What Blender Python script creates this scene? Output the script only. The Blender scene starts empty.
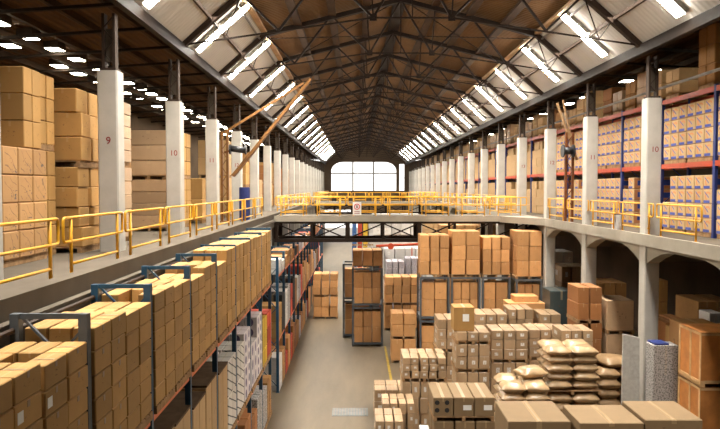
import bpy, bmesh, math, random
from mathutils import Vector, Matrix, Euler
random.seed(7)
R = random.random
U = random.uniform
scene = bpy.context.scene
COL = scene.collection

# ------------------------------------------------------------------ camera, world, exposure
E = 9.4                      # eye height above the ground floor
F = 680.0                    # focal length in pixels of the 720x429 frame
PITCH = math.atan(26.5 / F)
YAW = math.atan(4.0 / F)
cam_data = bpy.data.cameras.new('camera')
cam = bpy.data.objects.new('camera', cam_data)
COL.objects.link(cam)
cam.location = (0, 0, E)
cam.rotation_euler = (math.pi / 2 - PITCH, 0, -YAW)
cam_data.sensor_width = 36.0
cam_data.lens = F / 720.0 * 36.0
cam_data.clip_start = 0.1
cam_data.clip_end = 600
scene.camera = cam
CAMROT = cam.rotation_euler.to_matrix()

world = bpy.data.worlds.new('sky')
scene.world = world
world.use_nodes = True
bg = world.node_tree.nodes['Background']
bg.inputs[0].default_value = (1.0, 0.97, 0.92, 1)
bg.inputs[1].default_value = 0.6

scene.view_settings.view_transform = 'Standard'
scene.view_settings.look = 'None'
scene.view_settings.gamma = 1.0
scene.view_settings.use_curve_mapping = False
scene.view_settings.exposure = 2.1
SKYLIGHT = 30.0              # strength of the daylight coming through the roof lights
AISLE_LIGHT = 14.0
# added lamps, hidden from the camera, brightening box tops below the roof lights
for sx in (-1, 1):
    ld = bpy.data.lights.new('skylight_and_fill', 'AREA')
    ld.shape = 'RECTANGLE'
    ld.size, ld.size_y = 1.0, 112.0
    ld.energy = 2600.0
    ld.color = (1.0, 0.945, 0.86)
    ld.spread = math.radians(110)
    lo = bpy.data.objects.new('skylight_and_fill', ld)
    COL.objects.link(lo)
    lo.location = (1.9 + sx * 6.3, 60.0, 9.4 + 5.72)
    lo.visible_camera = False


def at(x, y, Y):
    """the world point at depth Y seen at pixel x, y"""
    d = CAMROT @ Vector(((x - 360.0) / F, -(y - 214.5) / F, -1.0))
    return Vector((0, 0, E)) + d * (Y / d.y)


# ------------------------------------------------------------------ words
ORD = ['first', 'second', 'third', 'fourth', 'fifth', 'sixth', 'seventh', 'eighth', 'ninth', 'tenth', 'eleventh',
       'twelfth', 'thirteenth', 'fourteenth', 'fifteenth', 'sixteenth', 'seventeenth', 'eighteenth', 'nineteenth',
       'twentieth']
TENS = {2: 'twenty', 3: 'thirty', 4: 'forty', 5: 'fifty', 6: 'sixty'}


def ordw(i):
    if i < 20:
        return ORD[i]
    t, u = divmod(i + 1, 10)
    if u == 0:
        return {2: 'twentieth', 3: 'thirtieth', 4: 'fortieth', 5: 'fiftieth', 6: 'sixtieth'}[t]
    return TENS[t] + '-' + ORD[u - 1]


# ------------------------------------------------------------------ materials
def new_mat(name):
    m = bpy.data.materials.new(name)
    m.use_nodes = True
    nt = m.node_tree
    b = nt.nodes['Principled BSDF']
    return m, nt, b


class NT:
    """tiny node-graph helper"""
    def __init__(self, nt):
        self.nt = nt

    def n(self, t, **kw):
        x = self.nt.nodes.new(t)
        for k, v in kw.items():
            setattr(x, k, v)
        return x

    def link(self, a, b):
        self.nt.links.new(a, b)

    def put(self, sock, v):
        if hasattr(v, 'is_output') or isinstance(v, bpy.types.NodeSocket):
            self.link(v, sock)
        else:
            sock.default_value = v

    def math(self, op, a, b=0.0, c=None):
        x = self.n('ShaderNodeMath', operation=op)
        self.put(x.inputs[0], a)
        self.put(x.inputs[1], b)
        if c is not None:
            self.put(x.inputs[2], c)
        return x.outputs[0]

    def between(self, v, lo, hi):
        return self.math('MULTIPLY', self.math('GREATER_THAN', v, lo), self.math('LESS_THAN', v, hi))

    def mul(self, *v):
        r = v[0]
        for q in v[1:]:
            r = self.math('MULTIPLY', r, q)
        return r

    def mix(self, f, a, b):
        x = self.n('ShaderNodeMix', data_type='RGBA')
        self.put(x.inputs[0], f)
        self.put(x.inputs[6], a if not isinstance(a, tuple) else (*a, 1))
        self.put(x.inputs[7], b if not isinstance(b, tuple) else (*b, 1))
        return x.outputs[2]

    def noise(self, vec, scale, detail=3.0, rough=0.55):
        x = self.n('ShaderNodeTexNoise')
        if vec is not None:
            self.link(vec, x.inputs['Vector'])
        x.inputs['Scale'].default_value = scale
        x.inputs['Detail'].default_value = detail
        x.inputs['Roughness'].default_value = rough
        return x.outputs[0]

    def ramp(self, v, lo, hi):
        x = self.n('ShaderNodeMapRange')
        self.put(x.inputs[0], v)
        x.inputs[1].default_value = lo
        x.inputs[2].default_value = hi
        return x.outputs[0]


def plain(name, col, rough=0.6, metal=0.0, var=0.25, scale=3.0, bump=0.0, coat=0.0):
    m, nt, b = new_mat(name)
    g = NT(nt)
    tc = g.n('ShaderNodeTexCoord')
    f = g.noise(tc.outputs['Object'], scale, 5.0)
    f = g.ramp(f, 0.3, 0.7)
    dark = tuple(c * (1 - var) for c in col)
    light = tuple(min(1, c * (1 + var * 0.6)) for c in col)
    g.link(g.mix(f, dark, light), b.inputs['Base Color'])
    b.inputs['Roughness'].default_value = rough
    b.inputs['Metallic'].default_value = metal
    b.inputs['Specular IOR Level'].default_value = 0.12 if rough > 0.55 else 0.4
    if coat:
        b.inputs['Coat Weight'].default_value = coat
        b.inputs['Coat Roughness'].default_value = 0.15
    if bump:
        bp = g.n('ShaderNodeBump')
        bp.inputs['Strength'].default_value = bump
        bp.inputs['Distance'].default_value = 0.02
        g.link(g.noise(tc.outputs['Object'], scale * 6, 4.0), bp.inputs['Height'])
        g.link(bp.outputs[0], b.inputs['Normal'])
    return m


def emit(name, col, strength):
    m, nt, b = new_mat(name)
    b.inputs['Base Color'].default_value = (0.9, 0.9, 0.88, 1)
    b.inputs['Emission Color'].default_value = (*col, 1)
    b.inputs['Emission Strength'].default_value = strength
    return m


def carton_mat(name, base, spread=0.22, style='plain', wrap=0.0, tape=(0.62, 0.45, 0.24)):
    """corrugated cardboard: every box has its own tone, a taped seam on top and printing on its sides"""
    m, nt, b = new_mat(name)
    g = NT(nt)
    tc = g.n('ShaderNodeTexCoord')
    oi = g.n('ShaderNodeObjectInfo')
    geo = g.n('ShaderNodeNewGeometry')
    sep = g.n('ShaderNodeSeparateXYZ')
    g.link(tc.outputs['Generated'], sep.inputs[0])
    gx, gy, gz = sep.outputs
    sn = g.n('ShaderNodeSeparateXYZ')
    g.link(geo.outputs['Normal'], sn.inputs[0])
    nx = g.math('ABSOLUTE', sn.outputs[0])
    ny = g.math('ABSOLUTE', sn.outputs[1])
    nz = g.math('ABSOLUTE', sn.outputs[2])
    top = g.math('GREATER_THAN', nz, 0.6)
    isx = g.math('GREATER_THAN', nx, 0.6)
    side = g.math('SUBTRACT', 1.0, top)
    h = g.mix(isx, gx, gy)          # horizontal coordinate of the side looked at
    sepc = g.n('ShaderNodeSeparateColor')
    g.link(h, sepc.inputs[0])
    u = sepc.outputs[0]
    dark = tuple(c * (1 - spread) for c in base)
    light = tuple(min(1, c * (1 + spread)) for c in base)
    col = g.mix(oi.outputs['Random'], dark, light)
    mot = g.ramp(g.noise(tc.outputs['Object'], 4.0, 4.0), 0.25, 0.75)
    col = g.mix(g.math('MULTIPLY', mot, 0.25), col, tuple(c * 0.6 for c in base))
    off = g.n('ShaderNodeVectorMath', operation='ADD')
    g.link(tc.outputs['Generated'], off.inputs[0])
    shift = g.n('ShaderNodeCombineXYZ')
    g.link(g.math('MULTIPLY', oi.outputs['Random'], 37.0), shift.inputs[0])
    g.link(g.math('MULTIPLY', oi.outputs['Random'], 91.0), shift.inputs[2])
    g.link(shift.outputs[0], off.inputs[1])
    gen = off.outputs[0]
    rnd = g.math('FRACT', g.math('MULTIPLY', oi.outputs['Random'], 7.31))
    # taped seam over the lid and a little way down the ends
    strip = g.between(gx, 0.455, 0.545)
    tp = g.mul(strip, g.math('MAXIMUM', top, g.mul(g.math('SUBTRACT', 1.0, isx), g.math('GREATER_THAN', gz, 0.78))))
    col = g.mix(g.mul(tp, 0.25), col, tape)
    seam = g.mul(top, g.between(gx, 0.494, 0.506))
    col = g.mix(g.mul(seam, 0.6), col, tuple(c * 0.3 for c in base))
    if style in ('plain', 'marked'):
        ink = g.ramp(g.noise(gen, 9.0, 2.0), 0.60, 0.66)
        zone = g.mul(side, g.between(u, 0.30, 0.72), g.between(gz, 0.35, 0.65), g.math('GREATER_THAN', rnd, 0.35))
        col = g.mix(g.mul(ink, zone, 0.55), col, (0.10, 0.05, 0.03))
    if style == 'marked':
        w = g.n('ShaderNodeTexWave', wave_type='BANDS', bands_direction='DIAGONAL')
        g.link(gen, w.inputs[0])
        w.inputs['Scale'].default_value = 1.2
        w.inputs['Distortion'].default_value = 7.0
        line = g.math('GREATER_THAN', w.outputs['Fac'], 0.985)
        zone = g.mul(side, g.between(u, 0.15, 0.9), g.between(gz, 0.1, 0.9))
        col = g.mix(g.mul(line, zone, 0.6), col, (0.08, 0.05, 0.04))
        blot = g.ramp(g.noise(gen, 7.0, 3.0), 0.56, 0.60)
        zone = g.mul(side, g.between(u, 0.55, 0.95), g.between(gz, 0.05, 0.45))
        col = g.mix(g.mul(blot, zone, 0.8), col, (0.05, 0.05, 0.06))
    if style == 'label':
        du = g.math('ADD', u, g.math('MULTIPLY', rnd, 0.25))
        lab = g.mul(side, g.between(du, 0.52, 0.84), g.between(gz, 0.35, 0.68))
        sp = g.ramp(g.noise(tc.outputs['Object'], 16.0, 1.0), 0.55, 0.62)
        c2 = g.mix(sp, (0.72, 0.71, 0.68), (0.45, 0.42, 0.37))
        col = g.mix(g.mul(lab, g.math('GREATER_THAN', rnd, 0.3), 0.9), col, c2)
    if style == 'print':
        # pale sides with an orange swirl and a blue name panel
        pale = g.mix(oi.outputs['Random'], (0.42, 0.28, 0.13), (0.50, 0.345, 0.175))
        col = g.mix(side, col, pale)
        a = g.math('SUBTRACT', u, 0.45)
        c = g.math('SUBTRACT', gz, 0.52)
        rr = g.math('SQRT', g.math('ADD', g.mul(a, a), g.mul(c, c)))
        ring = g.mul(side, g.between(rr, 0.22, 0.34), g.math('GREATER_THAN', g.math('ADD', a, c), -0.12))
        col = g.mix(g.mul(ring, 0.6), col, (0.62, 0.16, 0.04))
        stroke = g.mul(side, g.between(g.math('SUBTRACT', c, g.math('MULTIPLY', a, 0.8)), -0.06, 0.05), g.between(u, 0.35, 0.85))
        col = g.mix(g.mul(stroke, 0.9), col, (0.10, 0.12, 0.30))
        base_blue = g.mul(side, g.between(gz, 0.04, 0.24), g.between(u, 0.25, 0.95))
        col = g.mix(g.mul(base_blue, 0.9), col, (0.03, 0.07, 0.35))
        endp = g.mul(side, g.math('SUBTRACT', 1.0, isx))
        rust = g.mix(g.mul(g.between(gx, 0.15, 0.85), g.between(gz, 0.3, 0.75)), (0.40, 0.17, 0.07), (0.02, 0.05, 0.26))
        col = g.mix(endp, col, rust)
    if style == 'stripe':
        st = g.mul(side, g.between(g.math('FRACT', g.math('ADD', g.math('MULTIPLY', gz, 4.0), g.math('MULTIPLY', u, 1.0))), 0.0, 0.16))
        col = g.mix(g.mul(st, 0.9), col, (0.03, 0.03, 0.03))
    if style == 'dots':
        a = g.math('SUBTRACT', u, 0.5)
        c = g.math('SUBTRACT', g.math('FRACT', g.math('MULTIPLY', gz, 3.0)), 0.5)
        rr = g.math('SQRT', g.math('ADD', g.mul(a, a), g.mul(g.mul(c, c), 0.3)))
        col = g.mix(g.mul(side, g.math('LESS_THAN', rr, 0.2), 0.9), col, (0.05, 0.04, 0.12))
    if style == 'speckle':
        sp = g.ramp(g.noise(tc.outputs['Object'], 20.0, 2.0), 0.50, 0.56)
        col = g.mix(g.math('MULTIPLY', sp, 0.8), col, tuple(c * 0.30 for c in base))
    g.link(col, b.inputs['Base Color'])
    b.inputs['Roughness'].default_value = 0.75 if not wrap else 0.45
    b.inputs['Specular IOR Level'].default_value = 0.3
    if wrap:
        b.inputs['Coat Weight'].default_value = wrap
        b.inputs['Coat Roughness'].default_value = 0.12
        bp = g.n('ShaderNodeBump')
        bp.inputs['Strength'].default_value = 1.0
        bp.inputs['Distance'].default_value = 0.05
        g.link(g.noise(tc.outputs['Object'], 9.0, 3.0), bp.inputs['Height'])
        g.link(bp.outputs[0], b.inputs['Coat Normal'])
    return m


def sheet_mat(name, col, axis, pitch, rough=0.6, var=0.2, bump=0.5):
    """corrugated roof sheeting: ridges run down the slope"""
    m, nt, b = new_mat(name)
    g = NT(nt)
    tc = g.n('ShaderNodeTexCoord')
    f = g.ramp(g.noise(tc.outputs['Object'], 0.6, 6.0), 0.3, 0.7)
    sep = g.n('ShaderNodeSeparateXYZ')
    g.link(tc.outputs['Object'], sep.inputs[0])
    s = g.math('SINE', g.math('MULTIPLY', sep.outputs[axis], 2 * math.pi / pitch))
    g.link(g.mix(f, tuple(c * (1 - var) for c in col), tuple(min(1, c * (1 + var)) for c in col)), b.inputs['Base Color'])
    bp = g.n('ShaderNodeBump')
    bp.inputs['Strength'].default_value = bump
    bp.inputs['Distance'].default_value = 0.05
    g.link(s, bp.inputs['Height'])
    g.link(bp.outputs[0], b.inputs['Normal'])
    b.inputs['Roughness'].default_value = rough
    b.inputs['Specular IOR Level'].default_value = 0.08
    return m


def floor_mat(name):
    m, nt, b = new_mat(name)
    g = NT(nt)
    tc = g.n('ShaderNodeTexCoord')
    mp = g.n('ShaderNodeMapping')
    g.link(tc.outputs['Object'], mp.inputs[0])
    mp.inputs['Scale'].default_value = (0.9, 0.16, 1)
    f = g.ramp(g.noise(mp.outputs[0], 0.9, 8.0, 0.65), 0.3, 0.7)
    f2 = g.ramp(g.noise(tc.outputs['Object'], 6.0, 5.0, 0.7), 0.35, 0.65)
    col = g.mix(f, (0.085, 0.061, 0.033), (0.16, 0.12, 0.07))
    col = g.mix(g.math('MULTIPLY', f2, 0.25), col, (0.13, 0.11, 0.09))
    g.link(col, b.inputs['Base Color'])
    b.inputs['Roughness'].default_value = 0.5
    return m


M = {}
M['floor'] = floor_mat('worn_concrete')
M['column'] = plain('painted_concrete', (0.46, 0.435, 0.39), 0.7, var=0.12, scale=1.6, bump=0.15)
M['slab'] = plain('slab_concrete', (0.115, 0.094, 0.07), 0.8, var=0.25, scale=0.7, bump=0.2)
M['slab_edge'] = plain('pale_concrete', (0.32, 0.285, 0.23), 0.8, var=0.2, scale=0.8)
M['roof'] = sheet_mat('brown_sheeting', (0.145, 0.078, 0.033), 1, 0.22)
M['whiteroof'] = sheet_mat('white_sheeting', (0.56, 0.53, 0.49), 1, 0.25, var=0.06, bump=0.18)
M['aisleroof'] = sheet_mat('dark_sheeting', (0.09, 0.048, 0.02), 0, 0.3)
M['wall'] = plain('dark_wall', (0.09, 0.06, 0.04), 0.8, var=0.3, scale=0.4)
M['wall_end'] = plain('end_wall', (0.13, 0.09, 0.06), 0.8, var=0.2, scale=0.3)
M['steel'] = plain('dark_steel', (0.022, 0.014, 0.010), 0.6, 0.0, var=0.3, scale=4)
M['post'] = plain('brown_steel', (0.050, 0.033, 0.024), 0.6, 0.0, var=0.3, scale=4)
M['purlin'] = plain('brown_timber', (0.050, 0.026, 0.012), 0.7, var=0.3, scale=2)
M['trim'] = plain('tan_trim', (0.50, 0.33, 0.19), 0.6, var=0.3, scale=1.0)
M['pipe'] = plain('grey_pipe', (0.23, 0.21, 0.19), 0.5, 0.3)
M['yellow'] = plain('yellow_paint', (0.62, 0.31, 0.015), 0.4, var=0.12, scale=5)
M['blue'] = plain('blue_paint', (0.018, 0.065, 0.12), 0.45, var=0.2, scale=5)
M['deepblue'] = plain('deep_blue_paint', (0.02, 0.035, 0.16), 0.45, var=0.2, scale=5)
M['greypost'] = plain('grey_paint', (0.085, 0.095, 0.105), 0.5, var=0.2, scale=5)
M['orange'] = plain('orange_paint', (0.60, 0.12, 0.025), 0.4, var=0.15, scale=5)
M['red'] = plain('red_paint', (0.42, 0.05, 0.012), 0.4, var=0.15, scale=5)
M['crane'] = plain('ochre_paint', (0.17, 0.07, 0.012), 0.5, var=0.3, scale=4)
M['rust'] = plain('rust_paint', (0.17, 0.06, 0.022), 0.6, var=0.35, scale=5)
M['black'] = plain('black_iron', (0.02, 0.02, 0.022), 0.5)
M['wood'] = plain('pallet_wood', (0.33, 0.20, 0.10), 0.8, var=0.35, scale=6)
M['ply'] = plain('orange_plywood', (0.52, 0.20, 0.05), 0.55, var=0.25, scale=2.5)
M['batten'] = plain('pale_batten', (0.58, 0.36, 0.17), 0.6, var=0.25, scale=4)
M['sack'] = plain('plastic_sack', (0.43, 0.285, 0.15), 0.35, var=0.25, scale=3, bump=0.5, coat=0.5)
M['sack2'] = plain('kraft_sack', (0.34, 0.21, 0.10), 0.5, var=0.25, scale=3, bump=0.5, coat=0.25)
M['darkboard'] = plain('dark_board', (0.10, 0.062, 0.035), 0.8, var=0.3, scale=4)
M['offwhite'] = plain('offwhite_board', (0.42, 0.40, 0.36), 0.7, var=0.15, scale=8)
M['white'] = plain('white_plastic', (0.80, 0.80, 0.78), 0.4, var=0.06)
M['redsign'] = plain('sign_red', (0.70, 0.03, 0.03), 0.4, var=0.03)
M['ink'] = plain('stencil_red', (0.25, 0.02, 0.02), 0.7, var=0.05)
M['floorline'] = plain('floor_paint', (0.34, 0.23, 0.045), 0.6, var=0.4, scale=3)
M['grate'] = plain('drain_steel', (0.17, 0.19, 0.19), 0.5, 0.2)
M['tape'] = plain('parcel_tape', (0.30, 0.20, 0.105), 0.3, var=0.1)
M['sky'] = emit('skylight_and_fill', (1.0, 0.94, 0.83), SKYLIGHT)
M['sky_a'] = emit('aisle_daylight', (1.0, 0.93, 0.72), AISLE_LIGHT)
m_, nt_, b_ = new_mat('window_glass')
b_.inputs['Base Color'].default_value = (1, 1, 1, 1)
b_.inputs['Roughness'].default_value = 0.0
b_.inputs['Transmission Weight'].default_value = 1.0
b_.inputs['IOR'].default_value = 1.02
M['glass'] = m_
C = {
    'tan': carton_mat('tan_cardboard', (0.45, 0.255, 0.085)),
    'pale': carton_mat('pale_cardboard', (0.48, 0.31, 0.15), 0.15),
    'marked': carton_mat('inked_cardboard', (0.44, 0.245, 0.10), 0.15, 'marked'),
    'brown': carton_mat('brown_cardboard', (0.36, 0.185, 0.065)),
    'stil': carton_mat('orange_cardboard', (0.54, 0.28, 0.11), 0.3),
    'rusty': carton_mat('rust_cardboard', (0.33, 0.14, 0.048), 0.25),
    'label': carton_mat('labelled_cardboard', (0.42, 0.285, 0.165), 0.25, 'label', 0.6),
    'print': carton_mat('printed_cardboard', (0.50, 0.33, 0.18), 0.1, 'print'),
    'stripe': carton_mat('white_striped_cardboard', (0.62, 0.58, 0.52), 0.1, 'stripe'),
    'dots': carton_mat('white_dotted_cardboard', (0.66, 0.60, 0.60), 0.08, 'dots'),
    'white': carton_mat('white_cardboard', (0.62, 0.60, 0.57), 0.2, 'label'),
    'grey': carton_mat('grey_pattern_cardboard', (0.42, 0.39, 0.42), 0.2, 'speckle'),
    'speck': carton_mat('speckled_foam', (0.44, 0.42, 0.40), 0.05, 'speckle'),
    'flat': carton_mat('flat_cardboard', (0.23, 0.153, 0.080), 0.08),
    'wrap': carton_mat('wrapped_cardboard', (0.48, 0.32, 0.19), 0.2, 'plain', 0.6),
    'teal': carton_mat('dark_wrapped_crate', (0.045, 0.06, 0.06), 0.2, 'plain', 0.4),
    'red': carton_mat('red_cardboard', (0.45, 0.06, 0.03), 0.3),
    'yellow': carton_mat('yellow_cardboard', (0.62, 0.40, 0.04), 0.3),
    'bluebox': carton_mat('blue_cardboard', (0.05, 0.13, 0.33), 0.3),
    'blackbox': carton_mat('black_cardboard', (0.03, 0.03, 0.032), 0.3),
}


# ------------------------------------------------------------------ mesh helpers
class MB:
    def __init__(self):
        self.v, self.f = [], []

    def box(self, x0, x1, y0, y1, z0, z1):
        return self.hexa([(x0, y0, z0), (x1, y0, z0), (x1, y1, z0), (x0, y1, z0), (x0, y0, z1), (x1, y0, z1), (x1, y1, z1), (x0, y1, z1)])

    def hexa(self, p):
        b = len(self.v)
        self.v += [tuple(q) for q in p]
        self.f += [tuple(b + i for i in q) for q in ((0, 3, 2, 1), (4, 5, 6, 7), (0, 1, 5, 4), (1, 2, 6, 5), (2, 3, 7, 6), (3, 0, 4, 7))]
        return self

    def bar(self, p0, p1, w, h, up=(0, 0, 1)):
        p0, p1 = Vector(p0), Vector(p1)
        d = (p1 - p0).normalized()
        u = Vector(up)
        if abs(d.dot(u)) > 0.98:
            u = Vector((0, 1, 0))
        s = d.cross(u).normalized() * (w / 2)
        t = s.cross(d).normalized() * (h / 2)
        return self.hexa([p0 - s - t, p0 + s - t, p1 + s - t, p1 - s - t, p0 - s + t, p0 + s + t, p1 + s + t, p1 - s + t])

    def tube(self, pts, r, n=8, closed=False):
        pts = [Vector(p) for p in pts]
        b = len(self.v)
        m = len(pts)
        ref = None
        for i, p in enumerate(pts):
            if closed:
                d = (pts[(i + 1) % m] - pts[i - 1]).normalized()
            else:
                d = (pts[min(i + 1, m - 1)] - pts[max(i - 1, 0)]).normalized()
            if ref is None:
                ref = Vector((0, 0, 1)) if abs(d.z) < 0.9 else Vector((1, 0, 0))
            s = (ref - d * ref.dot(d))
            if s.length < 1e-4:
                s = d.orthogonal()
            s.normalize()
            ref = s
            t = d.cross(s)
            for k in range(n):
                a = 2 * math.pi * k / n
                self.v.append(tuple(p + s * math.cos(a) * r + t * math.sin(a) * r))
        for i in range(m if closed else m - 1):
            i2 = (i + 1) % m
            for k in range(n):
                k2 = (k + 1) % n
                self.f.append((b + i * n + k, b + i * n + k2, b + i2 * n + k2, b + i2 * n + k))
        if not closed:
            self.f.append(tuple(b + k for k in reversed(range(n))))
            self.f.append(tuple(b + (m - 1) * n + k for k in range(n)))
        return self

    def prism(self, poly, y0, y1, axis=1):
        """extrude a polygon; axis 1: polygon in xz, along y; axis 0: polygon in yz, along x; axis 2: polygon in xy, along z"""
        b = len(self.v)
        n = len(poly)
        for d in (y0, y1):
            for a, c in poly:
                self.v.append((a, d, c) if axis == 1 else (d, a, c) if axis == 0 else (a, c, d))
        self.f.append(tuple(b + i for i in range(n)))
        self.f.append(tuple(b + n + i for i in reversed(range(n))))
        for i in range(n):
            j = (i + 1) % n
            self.f.append((b + i, b + n + i, b + n + j, b + j))
        return self

    def mesh(self, name, mat, smooth=False):
        me = bpy.data.meshes.new(name)
        me.from_pydata(self.v, [], self.f)
        bm = bmesh.new()
        bm.from_mesh(me)
        bmesh.ops.recalc_face_normals(bm, faces=bm.faces)
        bm.to_mesh(me)
        bm.free()
        me.materials.append(mat)
        if smooth:
            me.polygons.foreach_set('use_smooth', [True] * len(me.polygons))
        return me

    def build(self, name, mat, parent=None, smooth=False, loc=None):
        return link(name, self.mesh(name, mat, smooth), parent, loc)


def link(name, data, parent=None, loc=None, rz=0.0):
    o = bpy.data.objects.new(name, data)
    COL.objects.link(o)
    if parent is not None:
        o.parent = parent
    if loc is not None:
        o.location = loc
    if rz:
        o.rotation_euler = (0, 0, rz)
    return o


def tag(o, label=None, cat=None, group=None, kind=None):
    if label:
        o['label'] = ' '.join(label.split())
    if cat:
        o['category'] = cat
    if group:
        o['group'] = group
    if kind:
        o['kind'] = kind
    return o


def empty(name, loc, label, cat, group=None, rz=0.0):
    o = link(name, None, None, loc, rz)
    o.empty_display_size = 0.2
    return tag(o, label, cat, group)


KIDS = {}


def copy_tree(o, label, loc, rz=0.0, group=None):
    """a copy of a thing with copies of its parts and their sub-parts"""
    c = o.copy()
    COL.objects.link(c)
    c.location = loc
    c.rotation_euler = (0, 0, rz)
    c['label'] = label
    if group:
        c['group'] = group

    def down(a, b):
        for ch in KIDS.get(a.name, ()):
            d = ch.copy()
            COL.objects.link(d)
            d.parent = b
            down(ch, d)
    down(o, c)
    return c


def note_kids(root):
    """remember a prototype's children (looking them up in Blender is slow)"""
    def down(a):
        KIDS[a.name] = list(a.children)
        for ch in a.children:
            down(ch)
    down(root)
    return root


def struct(name, mb, mat, label=None):
    return tag(mb.build(name, mat), label, None, None, 'structure')


def text(name, s, size, mat, parent, loc, rot=(math.pi / 2, 0, 0)):
    cu = bpy.data.curves.new(name, 'FONT')
    cu.body = s
    cu.size = size
    cu.align_x = 'CENTER'
    cu.align_y = 'CENTER'
    cu.extrude = 0.002
    cu.materials.append(mat)
    o = bpy.data.objects.new(name, cu)
    COL.objects.link(o)
    o.parent = parent
    o.location = loc
    o.rotation_euler = rot
    return o


# cartons: one softly-edged mesh per size, shared by its copies
CARTONS = {}


def carton_mesh(w, d, h, mat):
    key = (round(w - 0.004, 2), round(d - 0.004, 2), round(h, 3), mat.name)
    if key not in CARTONS:
        w, d, h = key[:3]
        bm = bmesh.new()
        bmesh.ops.create_cube(bm, size=1.0)
        for v in bm.verts:
            v.co = Vector((v.co.x * w, v.co.y * d, (v.co.z + 0.5) * h))
        bmesh.ops.bevel(bm, geom=list(bm.edges), offset=min(0.02, 0.04 * min(w, d, h)), segments=1, affect='EDGES')
        me = bpy.data.meshes.new('carton')
        bm.to_mesh(me)
        bm.free()
        me.materials.append(mat)
        CARTONS[key] = me
    return CARTONS[key]


TOPS = {}


def load(kind, adj, where, group, x0, x1, y0, y1, z0, z1, nx, ny, nz, mat, faces='lr', jit=0.012, cat='box', skip=(), gap=0.012, rot=0.012, solid=False):
    """a stack of separate cartons; those buried inside the stack are left out. across = from the side towards
    smaller x, deep = from the front"""
    w, d, h = (x1 - x0) / nx, (y1 - y0) / ny, (z1 - z0) / nz
    out = []
    gx_, gy_ = gap + rot * d * 0.8 + jit * 0.6, gap + rot * w * 0.8 + jit * 0.6
    me = carton_mesh(w - gx_, d - gy_, h - 0.012, mat)
    for k in range(nz):
        row = 'top' if k == nz - 1 else 'bottom' if k == 0 else ordw(k)
        for j in range(ny):
            for i in range(nx):
                if not (solid or k == nz - 1 or j == 0 or (i == 0 and 'l' in faces) or (i == nx - 1 and 'r' in faces)):
                    continue
                if (i, j, k) in skip:
                    continue
                o = link(kind, me, None, (x0 + (i + 0.5) * w + U(-jit, jit) * 0.5, y0 + (j + 0.5) * d + U(-jit, jit) * 0.5, z0 + k * h),
                         U(-rot, rot))
                bits = [f'{row} row'] if nz > 1 else []
                if nx > 1:
                    bits.append(f'{ordw(i)} across')
                if ny > 1:
                    bits.append(f'{ordw(j)} deep')
                lab = f'{adj}, ' + ', '.join(bits + [where])
                for word in (' deep', ' across', ' row'):
                    if len(lab.split()) > 16:
                        lab = lab.replace(word + ',', '-' + word[1:] + ',')
                tag(o, lab, cat, group)
                out.append(((i, j, k), o))
    return out


# pallets
def pallet_proto(w, d, mat, name='wooden_pallet'):
    root = link(name, None)
    mb = MB()
    nb = 6
    bw = d / nb
    for q in range(nb):
        mb.box(-w / 2, w / 2, -d / 2 + q * bw + 0.01, -d / 2 + (q + 1) * bw - 0.01, 0.115, 0.14)
    for q in (-1, 0, 1):
        mb.box(q * (w / 2 - 0.05) - 0.045, q * (w / 2 - 0.05) + 0.045, -d / 2, d / 2, 0.09, 0.115)
    mb.build('deck', mat, root)
    for q in (-1, 0, 1):
        MB().box(q * (w / 2 - 0.05) - 0.05, q * (w / 2 - 0.05) + 0.05, -d / 2, d / 2, 0.0, 0.09).build('runner', mat, root)
    return root


PALS = {}


def pallet(cx, cy, z, w, d, label, group, mat='wood'):
    z += 0.003
    key = (round(w, 1), round(d, 1), mat)
    if key not in PALS:
        root = pallet_proto(key[0], key[1], M[mat])
        PALS[key] = note_kids(root)
        tag(root, label, 'pallet', group)
        root.location = (cx, cy, z)
        return root
    return copy_tree(PALS[key], label, (cx, cy, z), 0.0, group)


# ------------------------------------------------------------------ levels and lines of the building
MZ = E - 1.58               # mezzanine floor
XC = 1.9                    # middle of the nave
XL, XR = -6.12, 10.02        # column lines
EAVE, BREAK, RIDGE = E + 4.85, E + 6.65, E + 8.25
HE, HB = 7.75, 5.75         # half widths at eaves and at the break of the roof
YA, YB = -6.0, 131.0
YT = [17.1 + 6.0 * k for k in range(19)]
EDGE_L, EDGE_R = -4.72, 9.65
WL, WR = -15.0, 18.5

# ------------------------------------------------------------------ shell
struct('floor', MB().box(WL, WR, YA, YB + 30, -0.3, 0), M['floor'])
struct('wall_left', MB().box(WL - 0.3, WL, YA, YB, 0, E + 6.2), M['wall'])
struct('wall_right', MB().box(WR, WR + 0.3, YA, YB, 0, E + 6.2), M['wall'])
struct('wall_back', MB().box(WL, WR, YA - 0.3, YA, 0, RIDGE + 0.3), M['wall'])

# the end wall with its great window, a narrow tall opening beside it and a doorway below
WX0, WX1, WZ0, WZ1 = -4.75, 7.75, E - 0.5, E + 5.0


def arch_poly(x0, x1, z0, z1, r, n=8):
    p = [(x0, z0), (x1, z0)]
    p += [(x1 - r + r * math.cos(a), z1 - r * 0.75 + r * 0.75 * math.sin(a)) for a in [math.pi / 2 * q / n for q in range(n + 1)]]
    p += [(x0 + r - r * math.sin(a), z1 - r * 0.75 + r * 0.75 * math.cos(a)) for a in [math.pi / 2 * q / n for q in range(n + 1)]]
    return p


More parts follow.
